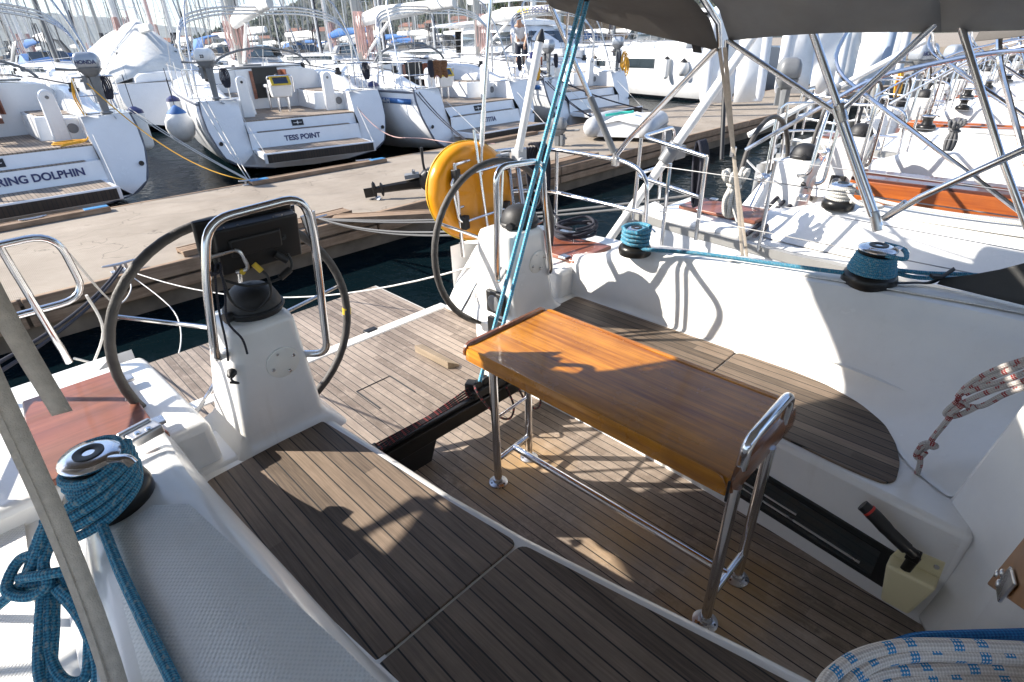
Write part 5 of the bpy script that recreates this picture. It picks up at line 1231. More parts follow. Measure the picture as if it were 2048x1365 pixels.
    for s in (1,-1):
        mb.tube([(s*2.0,mast_y-.3,.78),(s*1.1,mast_y,6.5),(0,mast_y,14)], .006, 4); mb.tube([(s*1.75,mast_y-.5,.80),(0,mast_y,6.3)], .005, 4); mb.tube([(s*1.7,mast_y+.3,.8),(0,mast_y,6.3)], .005, 4)
        mb.tube([(s*1.7,.7,.75),(s*.5,1.6,6),(0,mast_y,15)], .006, 4)
    for k in range(9):
        a = random.uniform(-.3,.3); mb.tube([(a,mast_y-.15,1.25),(a*.3,mast_y-.12,16)], .006, 4)
    mb.tube([(0,L+.05,1.05),(0,mast_y,15.5)], .02, 6)
    O('rigging', mb, RGRY)
    # halyard loops hanging at the mast, dark deck gear
    mb = MB()
    for k in range(12):
        a = random.uniform(-.3,.3); b0 = random.uniform(-.5,-.1); lo = random.uniform(1.35,1.9)
        mb.tube(cr([(a,mast_y+b0,2.6),(a-.04,mast_y+b0,2.1),(a-.02,mast_y+b0,lo),(a+.05,mast_y+b0,lo+.02),(a+.07,mast_y+b0,2.1),(a+.03,mast_y+b0,2.6)], 4), .013, 5)
    O('halyard_loops', mb, RPNK if mast_y % 2 else RGRY)
    mb = MB()
    for s in (1,-1):
        mb.tube(cr([(s*1.53,1.75,1.1),(s*1.60,2.4,1.16),(s*1.5,3.2,1.2),(s*1.2,4.2,1.30)], 4), .014, 5)
        mb.tube([(s*1.0,3.3,1.31),(s*.95,4.6,1.33),(s*.8,6.0,1.31)], .016, 5)
    O('sheet_line', mb, RNAV)
    for q in (-1.42, 1.75):
        mb = MB()
        for k in range(4): mb.tube(cr([(q+.03*k,.47,1.33),(q-.05+.03*k,.45,1.15),(q+.02*k,.44,.98),(q+.05+.02*k,.45,1.0),(q+.05+.03*k,.47,1.2)], 4, True), .014, 5)
        O('rail_line', mb, RNAV)
    mb = MB(); mb.tube(arc((0,3.05,1.18), 1.25, 12, 168, 12, V((1,0,0)), V((0,0,.42))), .03, 6); mb.box((0,3.3,1.27),(1.9,.5,.03)); O('sprayhood_base', mb, GRY)
    if arch:
        mb = MB()
        for k in range(3):
            yy = arch_y+.04*k; h = 2.24+.07*k
            mb.tube(bend([(-1.93,arch_y-.2,.80),(-1.95-.01*k,yy-.25,1.9),(-1.72,yy,h),(-1.0,yy,h+.16),(1.0,yy,h+.16),(1.72,yy,h),(1.95+.01*k,yy-.25,1.9),(1.93,arch_y-.2,.80)], .32, 6), .021, 8)
        mb.tube(bend([(-1.95,.9,.78),(-1.8,1.3,2.0),(-1.6,1.7,2.75),(1.6,1.7,2.75),(1.8,1.3,2.0),(1.95,.9,.78)], .3, 6), .020, 8)
        O('bimini_hoop', mb, SSD)
    if side_txt:
        for s in (1,-1):
            mb = MB(); mb.loft([[(s*(HB*k+.012),yy,.52),(s*(HB*k+.012),yy,.40)] for yy, k in ((.45,.987),(.8,.992),(1.5,.998),(2.4,1.002),(3.4,1.003))], closed=False, caps=False); O('hull_stripe', mb, BLUE, solid=.004)
            text(side_txt, .13, frame((s*(HB+.022),1.7,.46), (0,-1 if s < 0 else 1,0), (0,0,1)), WHP, t).location = (0,0,o_)
    return t
DA = (.62, 12.08, 0.0); DB = (6.10, 12.85, -.19); DC_ = (10.5, 11.47, .02); DD = (15.35, 11.6, -.02)
y1 = stern_yacht(*DA, 'leftmost white yacht opposite, stern lettered RING DOLPHIN above its slatted platform', 'SPRING DOLPHIN', arch_y=2.6, boomc=ALW)
y2 = stern_yacht(*DB, 'white yacht opposite with TESS POINT on its stern and a yellow framed plotter', 'TESS POINT')
y3 = stern_yacht(*DC_, 'third white yacht opposite with blue side stripe, named LETITIA at the stern', 'LETITIA', side_txt='CRUISER 46 |+|')
y4 = stern_yacht(*DD, 'fourth white yacht opposite, beneath the awning, with yellow rope on its rail', None, side_txt='CRUISER 46 |+|', yellow=False)
outboard((8.05,3.0,1.15), R(-60), 'dark grey outboard motor with pale leg tilted up on the second stern rail', GRY, None, group='outboard motors on stern rails')
outboard((11.2,2.2,1.25), R(60), 'silver outboard motor on the third stern rail to the right', SILV, 'HONDA', group='outboard motors on stern rails', tcol=NAVY)
outboard((14.9,2.4,1.15), R(60), 'silver outboard motor on the fourth stern rail to the right', SILV, None, group='outboard motors on stern rails')
def loc2w(D, p):
    c, s = math.cos(D[2]), math.sin(D[2]); return V((D[0]+p[0]*c-p[1]*s, D[1]+p[0]*s+p[1]*c, p[2]))
outboard(loc2w(DA, (1.66,.42,1.46)), DA[2]+1.15, 'silver and blue outboard motor clamped on the leftmost opposite yacht', SILV, 'HONDA', group='outboard motors on stern rails', tcol=NAVY)
outboard(loc2w(DB, (-1.66,.42,1.48)), DB[2]+1.05, 'white outboard motor numbered 23 on the rail of the TESS POINT yacht', WHP, '23', group='outboard motors on stern rails', tcol=BLK)
outboard(loc2w(DD, (-1.75,.42,1.48)), DD[2], 'blue topped outboard motor on the rail behind the white davit pole', SILV, None, group='outboard motors on stern rails')
outboard(loc2w(DD, (1.75,.50,1.5)), DD[2]+.3, 'silver outboard motor above the yellow rope coil on the fourth yacht', SILV, None, group='outboard motors on stern rails')
for s_, c_, yy_ in (('WAY', YELP, 3.05), ('POINT', NAVY, 2.25)):
    text(s_, .26, frame((-.165, yy_, 2.56+.9), (0,-1,.03), (0,0,1)), c_, y4)
# engine lying on the pontoon
lie = outboard((4.90, 6.98, -.27), R(68), 'black outboard motor lying on the pontoon with its propeller to the left', BLKM, None, tilt=0, flat=True)
D_ = V((-.79,.60,-.10)).normalized(); zz = -D_; xx = V((0,0,1)).cross(zz).normalized(); yy_ = zz.cross(xx)
lie.rotation_euler = Matrix((xx, yy_, zz)).transposed().to_euler(); lie.location = (5.06, 6.92, -.17)
# fenders
fr_ = lambda D, p, r, k, l, **q: fender(loc2w(D, p), r, k, l, **q)
fr_(DB, (-2.42,1.2,.20), .30, 'ball', 'large round white fender with blue top beside the TESS POINT hull')
fr_(DB, (-2.32,2.4,.36), .15, 'long', 'upright white fender with dark cap left of the TESS POINT hull', top=NAVY, h=.75)
fr_(DA, (2.36,1.6,.30), .16, 'long', 'white fender with dark blue cap right of the RING DOLPHIN hull', top=NAVY, h=.8)
fr_(DB, (2.28,1.4,.48), .17, 'long', 'white fender with blue cap right of the TESS POINT hull', top=NAVY, h=.7)
fr_(DC_, (2.2,.35,1.05), .22, 'ball', 'round white fender hung high on the rail of the LETITIA yacht', top=NAVY)
# mooring ropes opposite
def mr(a, b, s, r, m, l, n=1, sp=.06):
    rope('mooring_line', [sag(V(a)+V((sp*k,0,0)), V(b)+V((sp*.4*k,0,0)), s) for k in range(n)], r, m, l, 'mooring line', 'mooring lines')
c0 = (3.55,10.08,-.32)
mr(loc2w(DA,(2.0,.5,.78)), c0, .05, .009, RGRY, 'doubled grey line from the leftmost opposite yacht down to a cleat', 2)
mr(loc2w(DB,(-1.98,.5,.78)), c0, .05, .009, RGRY, 'doubled grey line from the TESS POINT yacht down to a cleat', 2, .12)
mr(loc2w(DC_,(-1.98,.5,.78)), (8.6,10.1,-.32), .10, .012, RNAV, 'doubled dark line from the LETITIA quarter down to the pontoon', 2, .1)
mr(loc2w(DD,(-1.98,.6,.8)), (13.4,10.1,-.32), .10, .014, RNAV, 'doubled dark line from the fourth yacht down to the pontoon', 2, .12)
mr(loc2w(DD,(-1.9,.9,1.0)), (16.0,10.0,-.3), .15, .02, RNAV, 'thick black line crossing the stern of the fourth yacht')
rope('shore_cable', [sag(loc2w(DA,(1.5,.45,1.3)), c0, .35, 16)], .010, RYEL, 'yellow cable sagging from the leftmost opposite yacht to the pontoon cleat', 'cable')
cp = [cr([loc2w(DA,p) for p in ((1.36,.5,1.3),(1.30,.55,1.0),(1.36,.5,.6),(1.22,.4,.34),(.9,.45,.31),(.75,.6,.31),(1.0,.7,.31),(1.2,.5,.32),(.95,.32,.31),(.82,.28,.30))], 6)]
rope('rope_coil', cp + [[p+V((.03,.02,.02)) for p in cp[0]]], .012, RYEL, 'yellow cord hanging in loops and coiled on the leftmost opposite cockpit sole', 'rope coil')
rope('shore_cable', [sag(loc2w(DB,(1.3,.4,.55)), (7.8,11.4,-.25), .25, 10) + cr([(7.8,11.4,-.25),(8.2,11.2,-.3),(8.4,10.6,-.35),(8.7,10.2,-.39),(9.1,9.7,-.39)], 5)[1:]], .011, RPNK, 'pink cable looping from the TESS POINT stern across the water', 'cable')
rope('yellow_coil', [[loc2w(DD,(-2.2+.10*math.cos(a)+.015*k, .5, 1.0+.24*math.sin(a)-.02*k)) for a in [R(i*20) for i in range(19)]] for k in range(6)], .014, RYEL, 'ochre rope coil hanging behind the white davit pole', 'rope coil')
rope('yellow_coil', [[loc2w(DD,(2.05+(.10+.025*((k*3)%5))*math.cos(a)+.02*k, .45+.02*math.sin(a*2+k), 1.05+(.24+.03*((k*2)%4))*math.sin(a)-.03*k)) for a in [R(i*20) for i in range(19)]] for k in range(9)]+[cr([loc2w(DD,p) for p in ((2.0,.4,.8),(1.9,.35,.5),(2.0,.3,.2),(1.8,.2,.1))],5)], .014, RYEL, 'yellow rope coil hanging from the rail of the fourth opposite yacht', 'rope coil')
# sheepskin and towel on LETITIA rail
bag = obj('deck_bag', MB().grid(lambda u, v: loc2w(DC_, (-1.30+.42*u+.02*math.sin(v*9), .46+.03*math.sin(u*12), 1.32-.40*v*(1-.2*math.sin(u*7)**2))), 14, 8), plain('brown_fleece', (.16,.075,.035), .95, 0, .5, 30, 1, 60), None, solid=.03, label='shaggy brown fleece hung over the rail of the LETITIA yacht', cat='fleece')
tw = obj('towel', MB().grid(lambda u, v: loc2w(DC_, (-.95+.30*u, .95-.02*math.sin(u*20), 1.20-.22*v-.05*math.sin(u*3))), 12, 6), plain('pink_towel', (.62,.36,.42), .95), None, solid=.012, label='pink towel draped over the pedestal of the LETITIA yacht', cat='towel')
# ---------------------------------------------------------------- person bending on the fourth yacht's deck
def person(loc, rz, label):
    t = empty('person', loc, rz, label, 'person')
    me = bpy.data.meshes.new('body')
    J = [((0,0,.92),.13),((0,.10,1.10),.14),((0,.28,1.30),.155),((0,.40,1.42),.07),((0,.47,1.50),.075),((0,.52,1.57),.085),
         ((.19,.30,1.32),.06),((.24,.42,1.06),.046),((.20,.52,.84),.036),((-.19,.30,1.32),.06),((-.24,.42,1.06),.046),((-.18,.52,.84),.036),
         ((.10,0,.86),.095),((.12,.05,.47),.062),((.12,-.03,.09),.045),((.13,.10,.03),.035),((-.10,0,.86),.095),((-.12,.05,.47),.062),((-.12,-.03,.09),.045),((-.13,.10,.03),.035),
         ((.19,.57,.76),.02),((-.17,.57,.76),.02)]
    E_ = [(0,1),(1,2),(2,3),(3,4),(4,5),(2,6),(6,7),(7,8),(2,9),(9,10),(10,11),(0,12),(12,13),(13,14),(14,15),(0,16),(16,17),(17,18),(18,19),(8,20),(11,21)]
    me.from_pydata([p for p, r in J], E_, []); me.materials.append(SKIN)
    b = bpy.data.objects.new('body', me); C.objects.link(b); b.parent = t
    sk = b.modifiers.new('k', 'SKIN'); b.modifiers.new('u', 'SUBSURF').levels = 2
    for i, (p, r) in enumerate(J): me.skin_vertices[0].data[i].radius = (r, r); 
    me.skin_vertices[0].data[0].use_root = True
    mb = MB(); mb.loft([[(c.x+rx*math.cos(a), c.y+ry*math.sin(a)*math.cos(tl), c.z+ry*math.sin(a)*math.sin(tl)*-.6) for a in [R(i*30) for i in range(12)]] for c, rx, ry, tl in ((V((0,-.01,.86)),.185,.165,.05),(V((0,.0,.95)),.185,.165,.1),(V((0,.08,1.08)),.185,.17,.5),(V((0,.22,1.24)),.20,.16,.7),(V((0,.31,1.35)),.21,.13,.8),(V((0,.37,1.41)),.10,.09,.8))])
    for s in (1,-1): mb.tube([(s*.14,.28,1.33),(s*.215,.33,1.24),(s*.235,.38,1.13)], [.085,.075,.072], 12)
    obj('t_shirt', mb, TSH, t, smooth=60)
    mb = MB()
    mb.loft([[(.165*math.cos(a), .145*math.sin(a), z) for a in [R(i*30) for i in range(12)]] for z in (.80,.96)])
    for s in (1,-1): mb.tube([(s*.095,.0,.88),(s*.115,.03,.66),(s*.12,.05,.50)], [.115,.10,.095], 12)
    obj('shorts', mb, SHO, t, smooth=60)
    mb = MB(); mb.ell((0,.52,1.615), (.09,.105,.085), 14, 8, M=Matrix.Rotation(.4,3,'X')); obj('hair', mb, HAIR, t)
    mb = MB()
    for s in (1,-1):
        mb.ell((s*.03,.605,1.565), (.012,.008,.009), 8, 6); mb.ell((s*.088,.525,1.555), (.014,.022,.03), 8, 6)
        for k in range(4): mb.tube([(s*.19+(-.025+.016*k),.565,.775),(s*.19+(-.025+.016*k),.59,.735-.004*k),(s*.19+(-.022+.016*k),.585,.70)], .008, 6)
        mb.tube([(s*.165,.56,.78),(s*.15,.585,.755),(s*.152,.60,.73)], .009, 6)
    mb.ell((0,.618,1.545), (.012,.018,.02), 8, 6); mb.ell((0,.60,1.505), (.024,.012,.007), 8, 6)
    obj('face_and_hands', mb, SKIN, t)
    return t
person(loc2w(DD, (-.9,2.4,.75)), 2.2, 'dark haired person in white T-shirt bending over the deck of the fourth yacht')
# ---------------------------------------------------------------- dinghies on the pontoon
dinghy((12.2,8.1,.10), Matrix.Rotation(R(-68), 3, 'Z') @ Matrix.Rotation(math.pi, 3, 'Y'), 'grey inflatable dinghy lying upside down on the pontoon beside the fourth yacht', WHP, LGR, L=2.9, r=.23)
outboard((9.75,8.35,-.05), R(200), 'dark grey outboard folded at the transom of the grey dinghy', GRY, None)
rope('green_cord', [cr([(11.3,8.2,.10),(11.6,8.05,.12),(11.8,8.15,.11),(12.0,7.95,.12),(12.2,8.05,.11)], 5)], .03, plain('green_cord_mat', (.03,.42,.33), .7), 'turquoise cord lying across the grey inflatable dinghy', 'cord')
def standing(x, y, rz, lab, tm, L, w, lean=8):
    t = empty('inflatable_dinghy', (x, y, -.4), rz, lab, 'dinghy', 'inflatable dinghies stood on end on the pontoon')
    r = .20; tl_ = math.tan(R(lean))
    def ol(k, dy): # tombstone outline
        pts = [(-w*k,0),(-w*k,L*.35),(-w*k,L*.62),(-w*.92*k,L*.78),(-w*.62*k,L*.92),(-w*.22*k,L*.985),(w*.22*k,L*.985),(w*.62*k,L*.92),(w*.92*k,L*.78),(w*k,L*.62),(w*k,L*.35),(w*k,0)]
        return [V((a, dy + b*tl_, .12 + (b if k > .9 else b*(.5+.5*k)))) for a, b in pts]
    P = cr(ol(1, 0), 4); n = len(P)
    mb = MB(); mb.tube([p for i, p in enumerate(P)], [r*(.7 if i in (0, n-1) else 1) for i in range(n)], 14); obj('buoyancy_tube', mb, tm, t, smooth=60)
    mb = MB(); rings = [ol(1.0,-.10), ol(.86,-.15), ol(.5,-.19), ol(.03,-.26)]; mb.loft(rings, closed=False, caps=False); obj('hull_bottom', mb, WHP, t, smooth=70, solid=.02)
    mb = MB(); mb.box((0,-.02,.16),(2*w*.95,.28,.05)); obj('transom', mb, tm, t, bevel=.01)
    return t
WT = plain('white_hypalon', (.66,.67,.69), .5, 0, .05); BT_ = plain('blue_grey_hypalon', (.30,.36,.46), .5, 0, .05)
standing(19.3, 8.9, R(-52), 'white inflatable dinghy stood on end, nearest the grey outboard', WT, 3.1, .85)
standing(23.6, 8.0, R(-58), 'white inflatable dinghy stood on end, behind the steel hoops', WT, 3.2, .95)
standing(25.6, 7.1, R(-66), 'blue grey inflatable dinghy stood on end beside a white one', BT_, 3.1, .9)
standing(28.4, 7.0, R(-62), 'smaller white inflatable dinghy stood on end at the far right', WT, 2.9, .7)
# ---------------------------------------------------------------- catamaran across (local: bow +Y, port side -X)
def catamaran(x, y, rz, label, L=13.5, B=7.0, group='catamarans in the marina', detail=True, par_scale=1.):
    t = empty('catamaran', (x, y, ZW), rz, label, 'catamaran', group); t.scale = (par_scale,)*3
    o_ = -ZW
    def O(nm, mb, m, par=None, **k):
        mb.v = [p + V((0,0,o_)) for p in mb.v]; return obj(nm, mb, m, par or t, **k)
    mb = MB()
    for s in (1,-1):
        cx = s*(B/2-.8)
        rings = []
        for q, w, zt, zb in ((-.5,.60,-.25,-.6),(-.1,.74,.45,-.9),(.35,.80,.95,-1.1),(1.2,.82,1.15,-1.15),(4,.85,1.20,-1.2),(8,.82,1.25,-1.2),(11,.6,1.30,-1.15),(12.8,.22,1.35,-1.0),(13.1,.06,1.36,-.8)):
            yy = q*L/13.1; rings.append([(cx-w,yy,zt),(cx-w,yy,lerp(zt,zb,.4)),(cx-w*.75,yy,lerp(zt,zb,.8)),(cx,yy,zb),(cx+w*.75,yy,lerp(zt,zb,.8)),(cx+w,yy,lerp(zt,zb,.4)),(cx+w,yy,zt)])
        mb.loft(rings, True, True)
    mb.box((0,L*.44,.75),(B-1.6,L*.62,.9)); O('hull', mb, GELH, smooth=45)
    mb = MB(); sx = B/2-1.35
    def ss(yy, w, z): return [(-w,yy,1.1),(-w*.96,yy,z-.35),(-w*.85,yy,z-.05),(0,yy,z+.08),(w*.85,yy,z-.05),(w*.96,yy,z-.35),(w,yy,1.1)]
    mb.loft([ss(2.9,sx,2.55), ss(5,sx,2.65), ss(7.2,sx*.85,2.5), ss(8.2,sx*.6,1.7), ss(8.5,sx*.5,1.25)]); O('saloon', mb, GELH, smooth=40)
    mb = MB(); mb.loft([[(-sx*1.12,yy,z),(-sx*.9,yy,z+.16),(0,yy,z+.24),(sx*.9,yy,z+.16),(sx*1.12,yy,z),(0,yy,z-.04)] for yy, z in ((-.2,2.6),(3,2.66),(6.2,2.66),(7.4,2.50))]); O('hardtop', mb, GELH, bevel=.05)
    mb = MB()
    for s in (1,-1): mb.loft([[(s*(sx*k+.02),yy,2.18),(s*(sx*k2+.03),yy,1.55)] for yy, k, k2 in ((3.1,.965,.99),(5,.965,.99),(6.6,.90,.92),(7.4,.77,.80))], closed=False, caps=False)
    O('saloon_window', mb, GLS, solid=.02)
    mb = MB()
    for k in range(6):
        xx = lerp(-sx*.62, sx*.62, k/5); mb.hexa([(xx-.28,8.22,1.62),(xx+.28,8.22,1.62),(xx+.28,8.14,1.6),(xx-.28,8.14,1.6)], [(xx-.3,7.66,2.2),(xx+.3,7.66,2.2),(xx+.3,7.5,2.2),(xx-.3,7.5,2.2)])
    O('front_window', mb, GLS)
    mb = MB()
    for s in (1,-1): mb.box((s*(B/2+.055),4.5,.62),(.04,2.3,.40)); mb.box((s*(B/2+.055),7.9,.62),(.05,1.2,.3))
    O('hull_window', mb, GLS)
    mb = MB(); mb.box((0,1.9,1.7),(sx*1.7,.06,1.3)); O('cockpit_opening', mb, BLK)  # black sheet painted in for the deep shade under the hardtop
    mb = MB()
    for s in (1,-1):
        for q in range(2, 13): mb.tube([(s*(B/2-.12),q,1.2),(s*(B/2-.12),q,1.85)], .013, 5)
        for z in (1.55,1.845): mb.tube([(s*(B/2-.12),1.2,z),(s*(B/2-.12),12.6,z+.08)], .008, 4)
    O('guard_wires', mb, SSD)
    mb = MB(); mb.tube([(0,7.2,2.6),(0,7.2,19)], .11, 8, flat=(1,1.5)); mb.tube([(0,7.0,3.9),(0,1.0,4.0)], .15, 8, flat=(.8,1.4)); O('mast', mb, ALW)
    return t
cat1 = catamaran(27.6, 11.3, R(-18), 'big white catamaran with dark hull window moored beyond the grey dinghy', L=13.5, B=7.2)
for k, (yy, kind, l) in enumerate(((2.3,'long','slim white fender with black cap on the catamaran side'),(1.2,'ball','round white fender on the catamaran side near its stern'),(8.0,'long','white fender with black cap high on the catamaran bow'))):
    p = loc2w((27.6,11.3,R(-18)), (-3.82,yy,.45)); fender(p, .13 if kind == 'long' else .27, kind, l, top=BLK, h=.9)
# ---------------------------------------------------------------- yachts farther off
def far_yacht(x, y, rz, label, L=12, HB=1.95, boom=SAILC, cov=None, mast=14., group='yachts on the farther pontoons', nrig=2):
    t = empty('distant_yacht', (x, y, ZW), rz, label, 'sailboat', group); o_ = -ZW
    def O(nm, mb, m, **k):
        mb.v = [p + V((0,0,o_)) for p in mb.v]; return obj(nm, mb, m, t, **k)
    rings = hull_rings(L, HB); mb = MB(); mb.loft(rings, closed=False, caps=False); mb.add(rings[0], [list(range(len(rings[0])))])
    mb.loft([[r[0], (0, r[0][1], r[0][2]+.05), r[-1]] for r in rings], closed=False, caps=False); O('hull', mb, GELH, smooth=50)
    mb = MB(); cs = lambda yy, w, h: [(-w,yy,.72),(-w*.97,yy,h-.12),(-w*.8,yy,h),(0,yy,h+.05),(w*.8,yy,h),(w*.97,yy,h-.12),(w,yy,.72)]
    mb.loft([cs(.6,1.2,1.0), cs(2.6,1.25,1.15), cs(3.1,1.3,1.42), cs(5.5,1.15,1.38), cs(8,.7,1.15), cs(9.2,.35,.98)]); O('cabin', mb, GELH, smooth=40)
    mb = MB()
    for s in (1,-1): mb.loft([[(s*(w+.015),yy,1.26),(s*(w+.03),yy,1.06)] for yy, w in ((3.4,1.27),(5.4,1.14),(7.4,.80))], closed=False, caps=False)
    mb.hexa([(-.9,2.9,1.4),(.9,2.9,1.4),(.9,3.9,1.4),(-.9,3.9,1.4)], [(-.75,2.95,1.85),(.75,2.95,1.85),(.7,3.3,1.88),(-.7,3.3,1.88)])
    O('window', mb, GLS)
    mb = MB(); mb.tube([(0,5.6,1.3),(0,5.6,mast+1.3)], .085, 8, flat=(1,1.4))
    for z in (.36,.66): mb.tube([(-.9,5.4,mast*z+1.3),(0,5.6,mast*z+1.35),(.9,5.4,mast*z+1.3)], .03, 4)
    O('mast', mb, ALU if nrig % 2 else ALW)
    mb = MB(); mb.tube([(0,5.5,2.3),(0,4.4,2.45),(0,1.2,2.5)], [.12,.17,.10], 8, flat=(.9,1.3)); O('boom', mb, boom)
    mb = MB()
    for s in (1,-1):
        mb.tube([(s*1.9,5.3,.8),(s*.9,5.4,mast*.66+1.3),(0,5.6,mast+1.2)], .010, 3); mb.tube([(s*1.5,.3,.8),(0,5.6,mast+1.2)], .008, 3)
        mb.tube([(s*1.9,3,.8),(s*1.9,3,1.4)], .015, 4); mb.tube([(s*1.9,.1,1.38),(s*1.9,5.5,1.42),(s*1.2,9.5,1.5),(0,L+.1,1.65)], .012, 3)
    for k in range(4): a = random.uniform(-.25,.25); mb.tube([(a,5.45,1.4),(a*.2,5.5,mast+1)], .008, 3)
    mb.tube([(0,L+.1,1.1),(0,5.6,mast+1.2)], .035, 5); O('rigging', mb, WIRE)
    mb = MB(); mb.loft([[(-1.2*k,yy,1.38),(-1.05*k,yy,1.38+h*.8),(0,yy,1.40+h),(1.05*k,yy,1.38+h*.8),(1.2*k,yy,1.38)] for yy, h, k in ((2.6,.42,1),(3.2,.5,1),(3.9,.05,.9))], closed=False, caps=False); O('sprayhood', mb, [BIMD,BLUE,GRY,BIM][nrig % 4])
    mb = MB()
    for k in range(7):
        a = random.uniform(-.35,.35); lo = random.uniform(1.5,2.1); mb.tube([(a,5.3,3.0),(a-.05,5.25,2.3),(a,5.2,lo),(a+.08,5.2,lo),(a+.1,5.25,2.4),(a+.05,5.3,3.0)], .022, 3)
    mb.tube([(0,5.75,1.4),(0,5.75,5.5)], .05, 4)
    O('halyard_bundle', mb, [RNAV,RDKG,RPNK,RNAV][nrig % 4])
    for s in (1,-1):
        mb = MB(); mb.lathe([(0,0),(.09,.02),(.09,.16),(0,.18)], (s*1.5,2.2,.9), 6); O('winch', mb, BLK)
    if cov is not None:
        mb = MB(); mb.loft([[(-1.3,yy,1.45),(-.9,yy,2.35),(0,yy,2.55),(.9,yy,2.35),(1.3,yy,1.45)] for yy in (.4,1.2,2.4)], closed=False, caps=False); O('bimini_top', mb, cov, solid=.02)
    return t
cols = ['white hull', 'pale hull', 'bright white hull']; extras = ['tall grey mast', 'tall white mast']
ORD = ['first','second','third','fourth','fifth','sixth','seventh','eighth','ninth','tenth','eleventh','twelfth','thirteenth','fourteenth','fifteenth','sixteenth','seventeenth','eighteenth','nineteenth','twentieth','twenty-first','twenty-second']
protos = []
random.seed(11)
def row(y, xs, rz, rowname, jitter=.8):
    for i, x in enumerate(xs):
        k = random.randrange(4); lab = f'white yacht with furled sail, {ORD[i]} from the left in the {rowname} row'
        xx, yy, rr = x+random.uniform(-.3,.3), y+random.uniform(-jitter,jitter), rz+random.uniform(-.04,.04)
        if len(protos) < 4:
            protos.append(far_yacht(xx, yy, rr, lab, L=[12,13.2,11.2,12.4][len(protos)], boom=[SAILC,SAILC,BLUE,ALW][len(protos)], cov=[None,GRY,None,BLUE][len(protos)], mast=[14,15.5,12.5,14.5][len(protos)], nrig=len(protos)))
        else: dup(protos[k], (xx, yy, ZW), rr, lab)
row(41.5, [1.2+4.45*i for i in range(13)], math.pi, 'nearest distant')
row(45.6, [2.0+4.5*i for i in range(14)], 0, 'second distant')
row(78, [3+5.0*i for i in range(18)], math.pi, 'third distant')
row(84, [2+4.9*i for i in range(18)], 0, 'fourth distant')
row(116, [2+5.2*i for i in range(16)], math.pi, 'fifth distant', 1.5)
row(158, [4+6.4*i for i in range(20)], 0, 'farthest', 5)
pontoon(-6, 80, 42.7, 44.9, -.4, 12); pontoon(-6, 100, 79.5, 82.5, -.4, 12)
catamaran(26.5, 31.0, math.pi*.5+1.45, 'white catamaran with a row of dark saloon windows, behind the TESS POINT yacht', L=12.5, B=6.8)
catamaran(36.5, 38.5, math.pi, 'white catamaran with curved roof, left of the brick tower', L=12, B=6.6)
# covered yacht under white tent tarpaulin
mb = MB(); mb.loft([[(x_-1.9+7.0,yy,.7),(x_-1.2+7.0,yy,1.4+h*.4),(x_+7.0,yy,2.1+h),(x_+1.2+7.0,yy,1.4+h*.4),(x_+1.9+7.0,yy,.7)] for yy, h, x_ in ((25.3,-1.25,0),(25.9,-.5,0),(27.5,.75,.1),(30,.55,0),(33,.25,-.1))], closed=False, caps=False)
obj('boat_tent', mb, SAILC, None, solid=.02, smooth=60, label='white tarpaulin tent stretched over a boat behind the leftmost yachts', cat='boat cover')
tent_b = far_yacht(7.0, 24.5, 0, 'yacht lying under the white tarpaulin tent', L=12)
far_yacht(.6, 26.5, .05, 'white motor sailer with rounded blue shaded roof behind RING DOLPHIN', L=11.5, cov=WHP, mast=13)
far_yacht(12.6, 27.5, .0, 'white yacht with a bimini hoop right behind the TESS POINT yacht', L=12, mast=14.5)
far_yacht(19.0, 29.0, .0, 'white yacht with blue sail cover behind LETITIA', L=12, boom=BLUE, mast=15)
# ---------------------------------------------------------------- hills, town, tower, trees
m, nt, b = _new('hill_scrub'); v = coords(nt)
c = ramp(nt, noise(nt, v, .06, 8, .72), [(.36, (.030,.038,.020)), (.5, (.055,.060,.034)), (.60, (.12,.11,.075)), (.72, (.22,.20,.16))])
c = mixc(nt, ramp(nt, noise(nt, v, .45, 6, .75), [(.45, (0,)*3), (.6, (.8,)*3)]), c, (.028,.036,.018))
nt.links.new(c, b.inputs['Base Color']); b.inputs['Roughness'].default_value = 1; bump(nt, b, noise(nt, v, .3, 8, .8), 1, 3.); HILL = m
m, nt, b = _new('far_hill'); v = coords(nt)
nt.links.new(ramp(nt, noise(nt, v, .01, 8, .7), [(.35, (.05,.065,.05)), (.65, (.14,.15,.13))]), b.inputs['Base Color']); b.inputs['Roughness'].default_value = 1; HILF = m
def sm(t): t = max(0, min(1, t)); return t*t*(3-2*t)
def hill(name, prof, d0, d1, m_, na=90, nr=16, seed=1, rough=.10):
    """prof: list of (azimuth deg from +X, ridge height)"""
    rnd_ = random.Random(seed); ph = [rnd_.uniform(0, 6) for _ in range(12)]
    a0, a1 = prof[0][0], prof[-1][0]
    def fn(u, w):
        a = lerp(a0, a1, u); hgt = interp(prof, a); d = lerp(d0, d1, w)
        k = sm(w*1.25) * (1 if w < .8 else 1-.5*sm((w-.8)/.2))
        nz = sum(math.sin(a*f*1.3+w*g*7+ph[i])/(i+1.5) for i, (f, g) in enumerate(((.31,1),(.9,1.7),(1.7,2.3),(3.1,3.7),(5.3,5.1),(8.7,7))))
        z = ZW - 1 + hgt*k*(1+rough*nz) + (.0)
        return (d*math.cos(R(a)), d*math.sin(R(a)), max(z, ZW-1))
    mb = MB(); mb.grid(fn, na, nr); struct(name, mb, m_, smooth=0 if m_ is HILL else 180); return fn
hf = hill('hill', [(-12,10),(4,60),(25,110),(42,112),(50,100),(57,84),(63,56),(67,36),(71,22),(75,12),(79,3),(82,0)], 330, 1050, HILL, 260, 40, 4)
hill('distant_hills', [(55,90),(66,110),(72,150),(76,175),(80,215),(85,290),(92,300),(100,320),(110,300)], 3000, 5200, HILF, 90, 10, 9)
